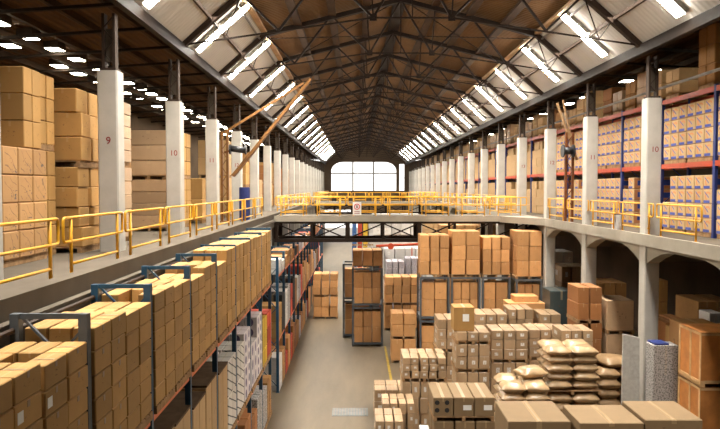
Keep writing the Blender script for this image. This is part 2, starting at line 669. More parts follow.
bm = bmesh.new()
outer = [(WL, 0), (-6.0, 0), (-6.0, 5.2), (0.5, 5.2), (0.5, 0), (WR, 0), (WR, E + 6), (XC + HE, EAVE + 0.2), (XC + HB, BREAK + 0.2), (XC, RIDGE + 0.2), (XC - HB, BREAK + 0.2), (XC - HE, EAVE + 0.2), (WL, E + 6)]
loops = [outer, arch_poly(WX0, WX1, WZ0, WZ1, 2.3), [(8.35, WZ0), (9.3, WZ0), (9.3, E + 4.6), (8.35, E + 4.6)]]
edges = []
for lp in loops:
    vs = [bm.verts.new((x, YB, z)) for x, z in lp]
    for i in range(len(vs)):
        edges.append(bm.edges.new((vs[i], vs[(i + 1) % len(vs)])))
bmesh.ops.triangle_fill(bm, use_beauty=True, use_dissolve=False, edges=edges)
ex = bmesh.ops.extrude_face_region(bm, geom=list(bm.faces))
for v in [q for q in ex['geom'] if isinstance(q, bmesh.types.BMVert)]:
    v.co.y += 0.4
bmesh.ops.recalc_face_normals(bm, faces=bm.faces)
me = bpy.data.meshes.new('wall_end')
bm.to_mesh(me)
bm.free()
me.materials.append(M['wall_end'])
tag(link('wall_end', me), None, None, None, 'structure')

w = tag(link('window_1', None, None, ((WX0 + WX1) / 2, YB + 0.2, WZ0)), None, None, None, 'structure')
cx = (WX0 + WX1) / 2
for xx in (-0.6, 3.4):
    MB().box(xx - 0.15 - cx, xx + 0.15 - cx, -0.05, 0.05, 0, WZ1 - WZ0).build('mullion', M['pipe'], w)
MB().box(WX0 - cx, WX1 - cx, -0.04, 0.04, 3.2, 3.45).build('transom', M['pipe'], w)
MB().prism([(a - cx, b - WZ0) for a, b in arch_poly(WX0, WX1, WZ0, WZ1, 2.3)], 0.06, 0.07).build('pane', M['glass'], w)
w = tag(link('window_2', None, None, (8.82, YB + 0.2, WZ0)), None, None, None, 'structure')
MB().box(-0.47, 0.47, 0.06, 0.07, 0, E + 4.6 - WZ0).build('pane', M['glass'], w)
MB().box(-0.47, 0.47, -0.04, 0.04, 2.4, 2.5).build('transom', M['pipe'], w)


# nave roof: brown upper slopes, white lower slopes
def slope(name, x0, z0, x1, z1, mat, t=0.06, up=1):
    mb = MB().prism([(x0, z0), (x1, z1), (x1, z1 + t), (x0, z0 + t)], YA, YB)
    struct(name, mb, mat)


slope('roof_upper_left', XC - HB, BREAK, XC, RIDGE, M['roof'])
slope('roof_upper_right', XC + HB, BREAK, XC, RIDGE, M['roof'])
slope('roof_lower_left', XC - HE, EAVE, XC - HB, BREAK, M['whiteroof'])
slope('roof_lower_right', XC + HE, EAVE, XC + HB, BREAK, M['whiteroof'])
# aisle roofs
ZA0, ZA1 = E + 5.75, E + 5.15
for nm, xa, xb in (('left', XC - HE - 0.05, WL), ('right', XC + HE + 0.05, WR)):
    struct('roof_aisle_' + nm, MB().prism([(xa, ZA0), (xb, ZA1), (xb, ZA1 + 0.06), (xa, ZA0 + 0.06)], YA, YB), M['aisleroof'])
    s = -1 if nm == 'left' else 1
    struct('trim_upstand_' + nm, MB().box(min(xa, xa + s * 0.05), max(xa, xa + s * 0.05), YA, YB, EAVE - 0.02, ZA0 + 0.06), M['wall'])

# longitudinal roof beams
for s, nm in ((-1, 'left'), (1, 'right')):
    for q in (1.45, 2.9, 4.35):
        z = RIDGE - (RIDGE - BREAK) * q / HB
        struct('roof_beam', MB().box(XC + s * q - 0.16, XC + s * q + 0.16, YA, YB, z - 0.19, z - 0.05), M['purlin'])
    q = (HE + HB) / 2
    z = (EAVE + BREAK) / 2
    struct('roof_beam', MB().bar((XC + s * q, YA, z - 0.085), (XC + s * q, YB, z - 0.085), 0.08, 0.11), M['post'])
    struct('roof_beam', MB().box(XC + s * (HE - 0.02) - 0.10, XC + s * (HE - 0.02) + 0.10, YA, YB, EAVE - 0.36, EAVE - 0.03), M['steel'])
    struct('trim_' + ('1' if s < 0 else '2'), MB().box(XC + s * HB - 0.11, XC + s * HB + 0.11, YA, YB, BREAK - 0.16, BREAK - 0.05), M['trim'])
    mb = MB().tube([(XC + s * (HB + 0.22), YA, BREAK - 0.34), (XC + s * (HB + 0.22), YB, BREAK - 0.34)], 0.045, 6)
    struct('trim_conduit_' + nm, mb, M['pipe'])
struct('roof_beam', MB().box(XC - 0.26, XC + 0.26, YA, YB, RIDGE - 0.22, RIDGE - 0.08), M['steel'])
# aisle purlins
for s, nm, wx in ((-1, 'left', WL), (1, 'right', WR)):
    xa = XC + s * HE
    for q in range(1, 6):
        t = q / 6.0
        x = xa + (wx - xa) * t
        z = ZA0 + (ZA1 - ZA0) * t
        struct('aisle_beam', MB().box(x - 0.07, x + 0.07, YA, YB, z - 0.24, z - 0.02), M['purlin'])

# trusses
GX, GZ = 1.32, E + 5.72


def make_truss(y):
    root = empty('roof_truss', (XC, y, EAVE), '', 'roof truss', 'roof trusses over the nave')
    zz = lambda z: z - EAVE
    st = M['steel']
    for s in (-1, 1):
        p_e, p_b, p_r = (s * HE, 0, -0.10), (s * HB, 0, zz(BREAK) - 0.16), (0, 0, zz(RIDGE) - 0.30)
        MB().bar(p_e, p_b, 0.18, 0.24, (0, 1, 0)).build('lower_rafter', M['post'], root)
        MB().bar(p_b, p_r, 0.18, 0.26, (0, 1, 0)).build('upper_rafter', st, root)
        g = (s * GX, 0, zz(GZ))
        MB().bar((s * HE, 0, -0.05), g, 0.05, 0.06, (0, 1, 0)).build('sloping_tie', st, root)
        MB().box(s * GX - 0.12, s * GX + 0.12, -0.02, 0.02, zz(GZ) - 0.10, zz(GZ) + 0.12).build('gusset_plate', st, root)
        m1 = (s * 2.95, 0, zz(RIDGE - (RIDGE - BREAK) * 2.95 / HB) - 0.14)
        t1 = (s * 4.5, 0, zz(EAVE) + (zz(GZ)) * (HE - 4.5) / (HE - GX))
        for a, b in ((g, p_r), (g, m1), (t1, m1), (t1, p_b)):
            MB().bar(a, b, 0.075, 0.09, (0, 1, 0)).build('strut', st, root)
        k1 = (s * 1.45, 0, zz(RIDGE - (RIDGE - BREAK) * 1.45 / HB) - 0.14)
        MB().bar(g, k1, 0.05, 0.06, (0, 1, 0)).build('strut', st, root)
        e2 = (s * (HE + HB) / 2, 0, zz((EAVE + BREAK) / 2) - 0.1)
        t2 = (s * 6.3, 0, zz(GZ) * (HE - 6.3) / (HE - GX) - 0.02)
        MB().bar(t2, e2, 0.03, 0.035, (0, 1, 0)).build('strut', st, root)
        MB().bar(t2, p_b, 0.03, 0.04, (0, 1, 0)).build('strut', st, root)
    MB().bar((-GX, 0, zz(GZ)), (GX, 0, zz(GZ)), 0.05, 0.06, (0, 1, 0)).build('centre_tie', st, root)
    MB().bar((0, 0, zz(GZ)), (0, 0, zz(RIDGE) - 0.14), 0.04, 0.05, (0, 1, 0)).build('king_rod', st, root)
    return note_kids(root)


tr = None
for i, y in enumerate(YT):
    lab = f'dark steel roof truss spanning the nave, {ordw(i)} from the camera'
    if tr is None:
        tr = make_truss(y)
        tr['label'] = lab
    else:
        copy_tree(tr, lab, (XC, y, EAVE))


# diagonal wind bracing under the brown slopes
def make_brace(s, y):
    root = empty('wind_brace', (XC, y, BREAK), '', 'brace', 'wind braces under the brown roof')
    for (qa, ya), (qb, yb) in (((0.25, 0), (5.5, 6.0)), ((5.5, 0), (0.25, 6.0))):
        za = RIDGE - (RIDGE - BREAK) * qa / HB - 0.36 - BREAK
        zb = RIDGE - (RIDGE - BREAK) * qb / HB - 0.36 - BREAK
        dz = 0.03 if ya == 0 and qa < 1 else -0.03
        MB().bar((s * qa, ya, za + dz), (s * qb, yb, zb + dz), 0.035, 0.035).build('diagonal_rod', M['steel'], root)
    return note_kids(root)


for s, nm in ((-1, 'left'), (1, 'right')):
    first = None
    for i in range(2, 16, 2):
        lab = f'crossed steel brace rods under the {nm} brown slope, {ordw(i // 2 - 1)} from camera'
        if first is None:
            first = make_brace(s, YT[i])
            first['label'] = lab
        else:
            copy_tree(first, lab, (XC, YT[i], BREAK))


# roof lights: two overlapped sheets down each white slope, one per bay
def make_skylight(s, name):
    root = link(name, None)
    root['category'] = 'skylight'
    fx, fz = HE - HB, BREAK - EAVE
    n = Vector((-s * fz, 0, -fx)).normalized()     # pointing into the room
    for t0, t1, dy in ((0.12 if s > 0 else 0.07, 0.52, 0.0), (0.50, 0.95, -0.13 if s > 0 else 0.04)):
        a = Vector((s * (HE - fx * t0), 0, fz * t0)) + n * 0.17
        b = Vector((s * (HE - fx * t1), 0, fz * t1)) + n * 0.17
        w_ = 0.25
        p = [a + Vector((0, dy - w_, 0)), a + Vector((0, dy + w_, 0)), b + Vector((0, dy + w_, 0)), b + Vector((0, dy - w_, 0))]
        MB().hexa(p + [q + n * 0.02 for q in p]).build('sheet', M['sky'], root)
        c = (a + b) / 2
        k = [c + (q - c) * 1.02 - n * 0.155 for q in p]
        MB().hexa([q + n * 0.15 for q in k] + k).build('upstand', M['offwhite'], root)  # added backing, stops the sheet's glow from washing the roof behind
    return note_kids(root)


for s, nm, y0 in ((-1, 'left', 18.35), (1, 'right', 19.6)):
    proto = None
    for i in range(18):
        y = y0 + 5.98 * i
        lab = f'glowing skylight strip in the white roof panels, {ordw(i)} along the {nm} slope'
        if proto is None:
            proto = make_skylight(s, 'skylight')
            proto.location = (XC, y, EAVE)
            tag(proto, lab, 'skylight', 'skylights in the white slopes')
        else:
            copy_tree(proto, lab, (XC, y, EAVE))

# little roof lights over the aisles
sk = None
cnt = {-1: 0, 1: 0}
spots = []
for k in range(34):
    spots.append((-1, -11.2, 15.6 + 2.0 * k + U(-0.05, 0.05)))
    if k % 7 != 5:
        spots.append((-1, -12.35, 16.6 + 2.0 * k + U(-0.05, 0.05)))
for k in range(20):
    if k % 3 != 2:
        spots.append((1, 13.3, 21.6 + 3.0 * k))
for s, x, y in sorted(spots, key=lambda q: q[2]):
    nm, wx = ('left', WL) if s < 0 else ('right', WR)
    t = (x - (XC + s * HE)) / (wx - (XC + s * HE))
    z = ZA0 + (ZA1 - ZA0) * t - 0.27
    lab = f'small bright roof light over the {nm} aisle, {ordw(cnt[s])} from the camera'
    cnt[s] += 1
    if sk is None:
        sk = link('aisle_skylight', None)
        MB().box(-0.24, 0.24, -0.30, 0.30, 0, 0.02).build('pane', M['sky_a'], sk)
        MB().box(-0.27, 0.27, -0.33, 0.33, 0.021, 0.29).build('shaft', M['post'], sk)  # added box, keeps upward glow off the roof and joins pane to it
        note_kids(sk)
        tag(sk, lab, 'skylight', 'small roof lights over the side aisles')
        sk.location = (x, y, z)
    else:
        copy_tree(sk, lab, (x, y, z))
# dark rafters of the aisle roofs
for s, wx in ((-1, WL), (1, WR)):
    xa = XC + s * (HE + 0.1)
    for i in range(-1, 38):
        y = 17.1 + 3.0 * i
        struct('aisle_beam', MB().bar((xa, y, ZA0 - 0.33), (wx, y, ZA1 - 0.33), 0.09, 0.14, (0, 1, 0)), M['steel'])

# ------------------------------------------------------------------ mezzanines
ST = 0.32
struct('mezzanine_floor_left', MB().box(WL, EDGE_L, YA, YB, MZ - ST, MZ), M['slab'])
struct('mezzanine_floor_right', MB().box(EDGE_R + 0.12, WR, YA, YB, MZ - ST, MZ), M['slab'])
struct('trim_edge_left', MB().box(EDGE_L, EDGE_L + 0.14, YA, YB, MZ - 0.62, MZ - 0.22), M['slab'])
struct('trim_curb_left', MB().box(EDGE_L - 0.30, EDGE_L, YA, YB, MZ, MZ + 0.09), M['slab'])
struct('trim_edge_right', MB().box(EDGE_R, EDGE_R + 0.12, YA, YB, MZ - 0.36, MZ + 0.03), M['slab_edge'])
struct('trim_conduit_edge', MB().tube([(EDGE_L + 0.2, YA, MZ - 0.30), (EDGE_L + 0.2, YB, MZ - 0.30)], 0.04, 6), M['post'])


# haunched beams under the right mezzanine
def haunch(y0, y1):
    n = 10
    p = [(y0, MZ - ST), (y1, MZ - ST)]
    for q in range(n + 1):
        t = q / n
        e = min(t, 1 - t) * (y1 - y0)
        p.append((y1 + (y0 - y1) * t, MZ - ST - 0.14 - 0.50 * max(0.0, 1 - e / 1.7) ** 1.6))
    return p


for i in range(-2, 18):
    y0, y1 = 17.1 + 6 * i + 0.27, 17.1 + 6 * i + 5.73
    struct('edge_beam', MB().prism(haunch(y0, y1), XR - 0.2, XR + 0.2, 0), M['slab_edge'])
for i in range(-2, 18):
    y = 17.1 + 6 * i
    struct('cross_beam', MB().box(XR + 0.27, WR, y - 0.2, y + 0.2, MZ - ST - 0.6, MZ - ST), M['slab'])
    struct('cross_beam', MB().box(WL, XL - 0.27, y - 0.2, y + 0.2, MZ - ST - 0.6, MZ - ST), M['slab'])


# columns: concrete shaft, lattice steel post above, stencilled number on the near ones
def make_column(x, y, s):
    root = link('column', None, None, (x, y, 0))
    tag(root, None, None, 'white concrete columns', 'structure')
    h = 0.25
    ch = 0.035
    poly = [(-h + ch, -h), (h - ch, -h), (h, -h + ch), (h, h - ch), (h - ch, h), (-h + ch, h), (-h, h - ch), (-h, -h + ch)]
    MB().prism(poly, 0, E + 3.05, 2).build('shaft', M['column'], root)
    MB().box(-0.2, 0.2, -0.2, 0.2, E + 3.05, E + 3.12).build('base_plate', M['post'], root)
    for q in (-1, 1):
        MB().box(q * 0.13 - 0.035, q * 0.13 + 0.035, -0.11, 0.11, E + 3.12, EAVE - 0.38).build('channel', M['post'], root)
    lace = MB()
    z = E + 3.2
    k = 0
    while z + 0.3 < EAVE - 0.4:
        a, b = (-0.13, 0.13) if k % 2 else (0.13, -0.13)
        lace.bar((a, -0.1, z), (b, -0.1, z + 0.3), 0.02, 0.04, (0, 1, 0))
        z += 0.3
        k += 1
    lace.build('lacing', M['post'], root)
    MB().box(-0.095, 0.095, -0.02, 0.06, E + 3.3, E + 4.1).build('infill_board', M['slab'], root)
    return note_kids(root)


NUM_L = ['9', '10', '11', '12', '13']
colp = None
for s, x in ((-1, XL), (1, XR)):
    ys = [11.1] + YT if s < 0 else [17.1 - 0.0] + YT[1:]
    for i, y in enumerate(ys):
        side = 'left' if s < 0 else 'right'
        lab = f'white concrete column with brown steel post above, {ordw(i)} along the {side} side'
        if colp is None:
            colp = make_column(x, y, s)
            colp['label'] = lab
            c = colp
        else:
            c = copy_tree(colp, lab, (x, y, -0.16 if s < 0 else -0.03))
        k = i - 1
        if 0 <= k < 4:
            num = str(9 + k) if s < 0 else str(9 + i)
            text('stencil_number', num, 0.26, M['ink'], c, (0.02, -0.254, E + 1.32))
del cnt

# ------------------------------------------------------------------ guard rails
RH = 1.05


def rail_proto(name, L, r=0.028):
    """one guard rail panel along +x: a rounded loop of top and middle rail, two posts, a low rail"""
    root = link(name, None)
    z1, z0 = RH, 0.62
    rad = 0.07
    pts = []
    for cx_, cz_, a0 in ((L - rad, z1 - rad, 90), (L - rad, z0 + rad, 0), (rad, z0 + rad, -90), (rad, z1 - rad, 180)):
        for q in range(4):
            a = math.radians(a0 - q * 30)
            pts.append((cx_ + rad * math.cos(a), 0, cz_ + rad * math.sin(a)))
    MB().tube(pts, r, 8, closed=True).build('hand_rail', M['yellow'], root, True)
    for x in (0.32, L - 0.32):
        p = MB().tube([(x, 0, 0.0), (x, 0, z1 - r)], r * 1.15, 8).build('post', M['yellow'], root, True)
        MB().box(x - 0.06, x + 0.06, -0.05, 0.05, 0, 0.02).build('foot_plate', M['yellow'], p)
    MB().tube([(0.32, 0, 0.22), (L - 0.32, 0, 0.22)], r, 8).build('low_rail', M['yellow'], root, True)
    return note_kids(root)


RAILS = {}


def rail(x, y, z, ang, L, label, group):
    L = round(L, 1)
    if L not in RAILS:
        RAILS[L] = rail_proto('guard_rail', L)
        o = RAILS[L]
        o.location = (x, y, z)
        o.rotation_euler = (0, 0, ang)
        return tag(o, label, 'railing', group)
    return copy_tree(RAILS[L], label, (x, y, z), ang, group)


B1, B2 = 38.0, 40.6        # first bridge
B3, B4 = 77.0, 81.0        # second bridge
n = 0
y = 8.7
while y < 126:
    y2 = y + 3.0
    if not (y < B2 + 0.3 and y2 > B1 - 0.2) and not (y < B4 and y2 > B3):
        rail(EDGE_L - 0.40, y, MZ, math.pi / 2, 3.0, f'yellow guard rail panel along the left mezzanine edge, {ordw(n)} from the camera', 'guard rails on the left mezzanine')
        n += 1
    y += 3.2
n = 0
y = 19.3
while y < 126:
    y2 = y + 2.9
    if not (y < B2 + 0.3 and y2 > B1 - 0.2) and not (y < B4 and y2 > B3):
        rail(EDGE_R + 0.2, y, MZ, math.pi / 2, 2.9, f'yellow guard rail panel along the right mezzanine edge, {ordw(n)} from the camera', 'guard rails on the right mezzanine')
        n += 1
    y += 3.15


# ------------------------------------------------------------------ bridges across the nave
def bridge(ya, yb, label, which):
    root = empty('footbridge', (EDGE_L + 0.14, ya, MZ), label, 'bridge')
    L = EDGE_R - EDGE_L - 0.14
    W = yb - ya
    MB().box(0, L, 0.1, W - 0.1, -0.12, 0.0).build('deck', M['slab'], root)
    MB().box(0, L, 0.0, 0.1, -0.30, 0.02).build('edge_beam', M['slab_edge'], root)
    MB().box(0, L, W - 0.1, W, -0.30, 0.02).build('edge_beam', M['slab_edge'], root)
    npan = 7
    for yy in (0.15, W - 0.15):
        MB().box(0, L, yy - 0.09, yy + 0.09, -0.42, -0.30).build('top_chord', M['steel'], root)
        MB().box(0, L, yy - 0.09, yy + 0.09, -1.46, -1.26).build('bottom_chord', M['steel'], root)
        for k in range(npan + 1):
            x = 0.08 + k * (L - 0.16) / npan
            wd = 0.14 if k % 2 else 0.24
            MB().box(x - wd / 2, x + wd / 2, yy - 0.08, yy + 0.08, -1.26, -0.42).build('post', M['steel'], root)
        for k in range(npan if yy < 1 else 0):
            xa = 0.08 + k * (L - 0.16) / npan
            xb = 0.08 + (k + 1) * (L - 0.16) / npan
            MB().bar((xa, yy + 0.03, -1.27), (xb, yy + 0.03, -0.41), 0.07, 0.12, (0, 1, 0)).build('brace', M['steel'], root)
            if yy > 1:
                continue
            if k in (0, 1, 3, 4):
                MB().bar((xa, yy - 0.03, -0.41), (xb, yy - 0.03, -1.27), 0.07, 0.09, (0, 1, 0)).build('brace', M['steel'], root)
    nseg = 7
    sl = L / nseg
    for k in range(nseg):
        for yy, nm in ((0.12, 'near'), (W - 0.12, 'far')):
            rail(EDGE_L + 0.14 + k * sl + 0.05, ya + yy, MZ, 0.0, sl - 0.1,
                 f'yellow guard rail panel on the {nm} side of the {which} footbridge, {ordw(k)} from the left', 'guard rails on the footbridges')


bridge(B1, B2, 'steel trussed footbridge with pale edge crossing the nave', 'nearer')
bridge(B3, B4, 'distant trussed footbridge crossing the nave before the end window', 'distant')
struct('mezzanine_floor_corner', MB().prism([(EDGE_R, B1 - 0.005), (EDGE_R - 1.6, B1 - 0.005), (EDGE_R, B1 - 3.4)], MZ - 0.34, MZ + 0.012, 2), M['slab_edge'])

# prohibition sign hung on the near rail of the bridge
p = at(357, 208.5, B1)
sg = empty('warning_sign', (p.x, B1 + 0.07, p.z), 'white warning sign with a red prohibition ring on the footbridge rail', 'sign')
MB().box(-0.24, 0.24, -0.012, 0.006, -0.36, 0.36).build('board', M['white'], sg)
MB().tube([(0.15 * math.cos(a), -0.02, 0.10 + 0.15 * math.sin(a)) for a in [math.pi * 2 * q / 24 for q in range(24)]], 0.022, 6, closed=True).build('ring', M['redsign'], sg)
MB().bar((-0.11, -0.022, 0.21), (0.11, -0.022, -0.01), 0.012, 0.035, (0, 1, 0)).build('slash', M['redsign'], sg)
MB().prism([(-0.03, 0.02), (0.03, 0.02), (0.03, 0.12), (0.05, 0.12), (0.0, 0.20), (-0.05, 0.12), (-0.03, 0.12)], -0.017, -0.013).build('pictogram', M['black'], sg)
for q in range(2):
    MB().box(-0.15, 0.15, -0.017, -0.013, -0.20 - q * 0.09, -0.165 - q * 0.09).build('caption_bar', M['ink'], sg)

# ------------------------------------------------------------------ blue pallet racks below the left mezzanine
XF, XK = -3.60, -4.50          # aisle posts and back posts
BEAM = (E - 3.98, E - 6.95)    # tops of the two beam levels
FR = [8.97 + 2.75 * k for k in range(-1, 8)]
FR2 = [FR[-1] + 2.75 * k for k in range(1, 17)]
RTOP = E - 1.66


def rack_run(frames, label, top, beams=True, grey=()):
    root = empty('pallet_rack', (XF, frames[0], 0), label, 'rack')
    for i, y in enumerate(frames):
        yy = y - frames[0]
        mat = M['greypost'] if i in grey else M['blue']
        for x in (0, XK - XF):
            pst = MB().box(x - 0.06, x + 0.06, yy - 0.06, yy + 0.06, 0.012, top).build('upright', mat, root)
            MB().box(x - 0.09, x + 0.09, yy - 0.08, yy + 0.08, 0, 0.012).build('foot_plate', mat, pst)
        MB().box(XK - XF + 0.05, -0.05, yy - 0.03, yy + 0.03, top - 0.07, top).build('top_tie', mat, root)
        lace = MB()
        z, k = 0.3, 0
        while z + 0.9 < top:
            a, b = (XK - XF + 0.05, -0.05) if k % 2 else (-0.05, XK - XF + 0.05)
            lace.bar((a, yy, z), (b, yy, z + 0.9), 0.03, 0.045, (0, 1, 0))
            z += 0.9
            k += 1
        lace.bar((XK - XF + 0.06, yy, top - 0.03), (XK - XF + 0.42, yy, top - 0.40), 0.03, 0.05, (0, 1, 0))
        lace.build('lattice_brace', mat, root)
    for a, b in zip(frames, frames[1:]):
        for z in BEAM:
            for x in (0, XK - XF):
                MB().box(x - 0.035, x + 0.035, a - frames[0] + 0.055, b - frames[0] - 0.055, z - 0.13, z).build('beam', M['orange'], root)
    return root


rack_run(FR, 'tall blue pallet rack with orange beams beside the aisle, full of tan cartons', RTOP, grey=(0, 1))
rack_run(FR2, 'blue pallet rack continuing under the footbridge beyond the tan carton loads', MZ - 1.55)

G_TOP = 'tan cartons on the top level of the blue rack'
n = 0
STICK = []
for b, (ya, yb) in enumerate(zip(FR, FR[1:])):
    for q in range(2):
        y0 = ya + 0.09 + q * 1.31
        y1 = y0 + 1.26
        where = f'{ordw(n)} load along the blue rack top'
        pallet((XF + XK) / 2, (y0 + y1) / 2, BEAM[0], 1.1, 1.2, f'wooden pallet under the {ordw(n)} tan carton load on the blue rack top', 'pallets on the blue rack')
        zt = E - U(1.84, 2.0)
        if n >= 9:
            zt = E - U(1.68, 1.78)
        nz = 6 if b < 4 else 5
        fc = 'r'
        dx = U(-0.02, 0.03)
        sk = set()
        nx, ny = (3, 2)
        full = n < 2
        for k in range(nz - (2 if not full else 0)):
            for i in range(nx - 1):
                if not full:
                    sk.add((i, 0, k))
        if n % 3 == 1:
            sk.add((1, 0, nz - 1))
        res = load('shipping_carton', 'tan carton', where, G_TOP, XK + 0.02 + dx, XF + 0.09 + dx, y0, y1, BEAM[0] + 0.145, zt, nx, ny, nz, C['tan'], fc, 0.014, skip=sk)
        for (i, j, k), o in res:
            if n < 3 and i == nx - 1:
                STICK.append((o, n, j, k, nz))
        n += 1
# tape and paper stickers on the nearest load
for o, ln, j, k, nz in STICK:
    d = o.data
    hx = max(v.co.x for v in d.vertices)
    hy = max(v.co.y for v in d.vertices)
    hz = max(v.co.z for v in d.vertices)
    MB().box(hx, hx + 0.003, -0.03, 0.03, hz * 0.72, hz - 0.014).build('tape_strip', M['tape'], o)
    if k == nz - 1:
        MB().box(-hx + 0.02, hx - 0.02, -0.03, 0.03, hz, hz + 0.003).build('lid_tape', M['tape'], o)
    if (ln, j, k) in ((0, 0, 5), (0, 1, 4), (0, 1, 3), (1, 0, 4)):
        MB().box(hx, hx + 0.004, -0.24, -0.12, hz * 0.3, hz * 0.72).build('shipping_label', M['white'], o)

# middle level: tall pale cartons under dark boards, then white ones
n = 0
for b, (ya, yb) in enumerate(zip(FR, FR[1:])):
    for q in range(2):
        y0 = ya + 0.09 + q * 1.31
        y1 = y0 + 1.26
        pallet((XF + XK) / 2, (y0 + y1) / 2, BEAM[1], 1.1, 1.2, f'wooden pallet under the {ordw(n)} load on the blue rack middle level', 'pallets on the blue rack')
        where = f'{ordw(n)} load along the middle rack level'
        z0 = BEAM[1] + 0.145
        if b < 4 or (b == 4 and q == 0):
            zt = z0 + U(1.95, 2.2)
            load('tall_carton', 'tall pale carton', where, 'tall cartons on the middle rack level', XK + 0.02, XF + 0.08, y0, y1, z0, zt, 2, 2, 1, C['pale'], 'r', 0.01)
            o = MB().box(-0.53, 0.53, -0.6, 0.6, 0, 0.05).build('cover_board', M['darkboard'], None, loc=((XF + XK) / 2, (y0 + y1) / 2, zt))
            tag(o, f'dark board lying on the {ordw(n)} tall carton load of the middle rack level', 'board', 'boards over the tall cartons')
        elif b == 4 or (b == 5 and q == 0):
            load('striped_carton', 'white carton with slanting black stripes', where, 'white striped cartons', XK + 0.02, XF + 0.08, y0, y1, z0, z0 + 2.0, 2, 2, 2, C['stripe'], 'r', 0.01)
        elif b in (5, 6):
            load('dotted_carton', 'white carton with dark round marks', where, 'white dotted cartons', XK + 0.02, XF + 0.08, y0, y1, z0, z0 + (2.2 if q else 1.5), 2, 2, 1 + q, C['dots'], 'r', 0.01)
        else:
            load('coloured_carton', ('yellow carton', 'red carton')[q], where, 'coloured cartons on the middle rack level', XK + 0.02, XF + 0.08, y0, y1, z0, z0 + 1.8, 1, 2, 3, C[('yellow', 'red')[q]], 'r', 0.01)
        n += 1
# floor level
n = 0
for b, (ya, yb) in enumerate(zip(FR, FR[1:])):
    if b < 2:
        continue
    for q in range(2):
        y0 = ya + 0.09 + q * 1.31
        y1 = y0 + 1.26
        mk, adj = (('brown', 'brown carton'), ('white', 'pale grey carton'), ('rusty', 'dark rust carton'), ('speck', 'speckled grey carton'))[(b + q) % 4]
        pallet((XF + XK) / 2, (y0 + y1) / 2, 0, 1.1, 1.2, f'wooden pallet on the floor under the {ordw(n)} bottom load of the blue rack', 'pallets on the blue rack')
        load('floor_carton', adj, f'{ordw(n)} load on the rack floor level', 'cartons on the floor level of the rack', XK + 0.02, XF + 0.08, y0, y1, 0.145, U(1.5, 2.1), 1, 2, 3, C[mk], 'r', 0.01)
        n += 1
# the rack beyond: mixed goods
MIX = [('brown', 'brown carton'), ('rusty', 'rust coloured carton'), ('speck', 'speckled grey carton'), ('white', 'white carton'), ('tan', 'tan carton'), ('rusty', 'rust coloured carton'), ('grey', 'grey patterned carton'), ('stil', 'orange brown carton'), ('blackbox', 'black carton'), ('red', 'red carton'), ('brown', 'brown carton'), ('white', 'white carton')]
n = 0
rr = random.Random(3)
for b, (ya, yb) in enumerate(zip(FR2, FR2[1:])):
    if b > 12:
        break
    for lv, z0 in enumerate((0.0, BEAM[1], BEAM[0])):
        lvn = ('floor', 'middle', 'top')[lv]
        for q in range(2):
            mk, adj = rr.choice(MIX)
            y0 = ya + 0.1 + q * 1.31
            h = rr.uniform(1.0, 2.0) if lv < 2 else rr.uniform(0.5, 0.8)
            load('mixed_carton', adj, f'{("near", "far")[q]} half, {lvn} level, {ordw(b)} bay of the farther blue rack', 'mixed cartons on the far blue rack', XK + 0.04, XF + 0.08, y0, y0 + 1.2, z0 + 0.004, z0 + h, 1, 1 if rr.random() < 0.5 else 2, rr.choice((1, 2)), C[mk], 'r', 0.01)
            if q == 1:
                pass

# ------------------------------------------------------------------ carton stacks on the left mezzanine
GL = 'carton stacks on the left mezzanine'


def mezz_stack(adj, where, x0, x1, y0, y1, tiers, nx, ny, mat, faces='r', jit=0.02, rot=0.015, kind='stacked_carton'):
    """tiers: (height, rows) loads standing on each other, a pallet under each"""
    z = MZ
    for t, (h, nz) in enumerate(tiers):
        nm = ('lower', 'middle', 'upper')[t] if len(tiers) > 1 else 'only'
        pallet((x0 + x1) / 2, (y0 + y1) / 2, z, x1 - x0 - 0.1, y1 - y0 - 0.05, f'wooden pallet under the {nm} load, {where}', 'pallets on the left mezzanine')
        ww = f'{nm} load, {where}' if len(tiers) > 1 else where
        load(kind, adj, ww, GL, x0, x1, y0, y1, z + 0.145, z + 0.145 + h, nx, ny, nz, mat, faces, jit, rot=rot, solid=jit > 0.05 or nx * ny == 4)
        z += 0.145 + h + 0.004


mezz_stack('inked tan carton', 'stack nearest the camera', -8.6, -6.9, 13.35, 15.3, ((2.28, 4),), 2, 3, C['marked'])
mezz_stack('brown carton', 'tall stack behind the inked cartons', -9.3, -7.15, 15.42, 16.3, ((2.3, 4), (1.6, 3)), 2, 2, C['tan'], 'r')
load('stacked_carton', 'tan carton', 'on top of the inked stack', GL, -8.9, -7.0, 14.45, 15.28, MZ + 2.45, MZ + 4.16, 3, 2, 3, C['tan'], 'r', 0.02)
mezz_stack('loose tan carton', 'stack before column 9', -8.2, -6.62, 16.45, 17.9, ((1.95, 4), (1.75, 3)), 2, 2, C['tan'], 'r', 0.10, 0.05)
mezz_stack('wrapped pale carton', 'stack between columns 9 and 10', -8.0, -6.75, 19.2, 20.6, ((2.05, 5), (1.75, 5)), 1, 2, C['wrap'], 'r', 0.015)
mezz_stack('dark brown carton', 'stack set back before column 10', -9.6, -7.5, 21.3, 22.8, ((1.7, 3), (1.35, 2)), 2, 2, C['brown'], 'r', 0.02)
mezz_stack('tan carton', 'stack just past column 10', -8.3, -6.85, 24.9, 26.5, ((1.75, 4), (1.65, 3)), 1, 2, C['wrap'], 'r', 0.02)
mezz_stack('brown carton', 'stack before column 11', -8.3, -6.85, 26.9, 28.4, ((1.8, 4), (1.7, 3)), 1, 2, C['tan'], 'r', 0.02)
rr = random.Random(5)
n = 0
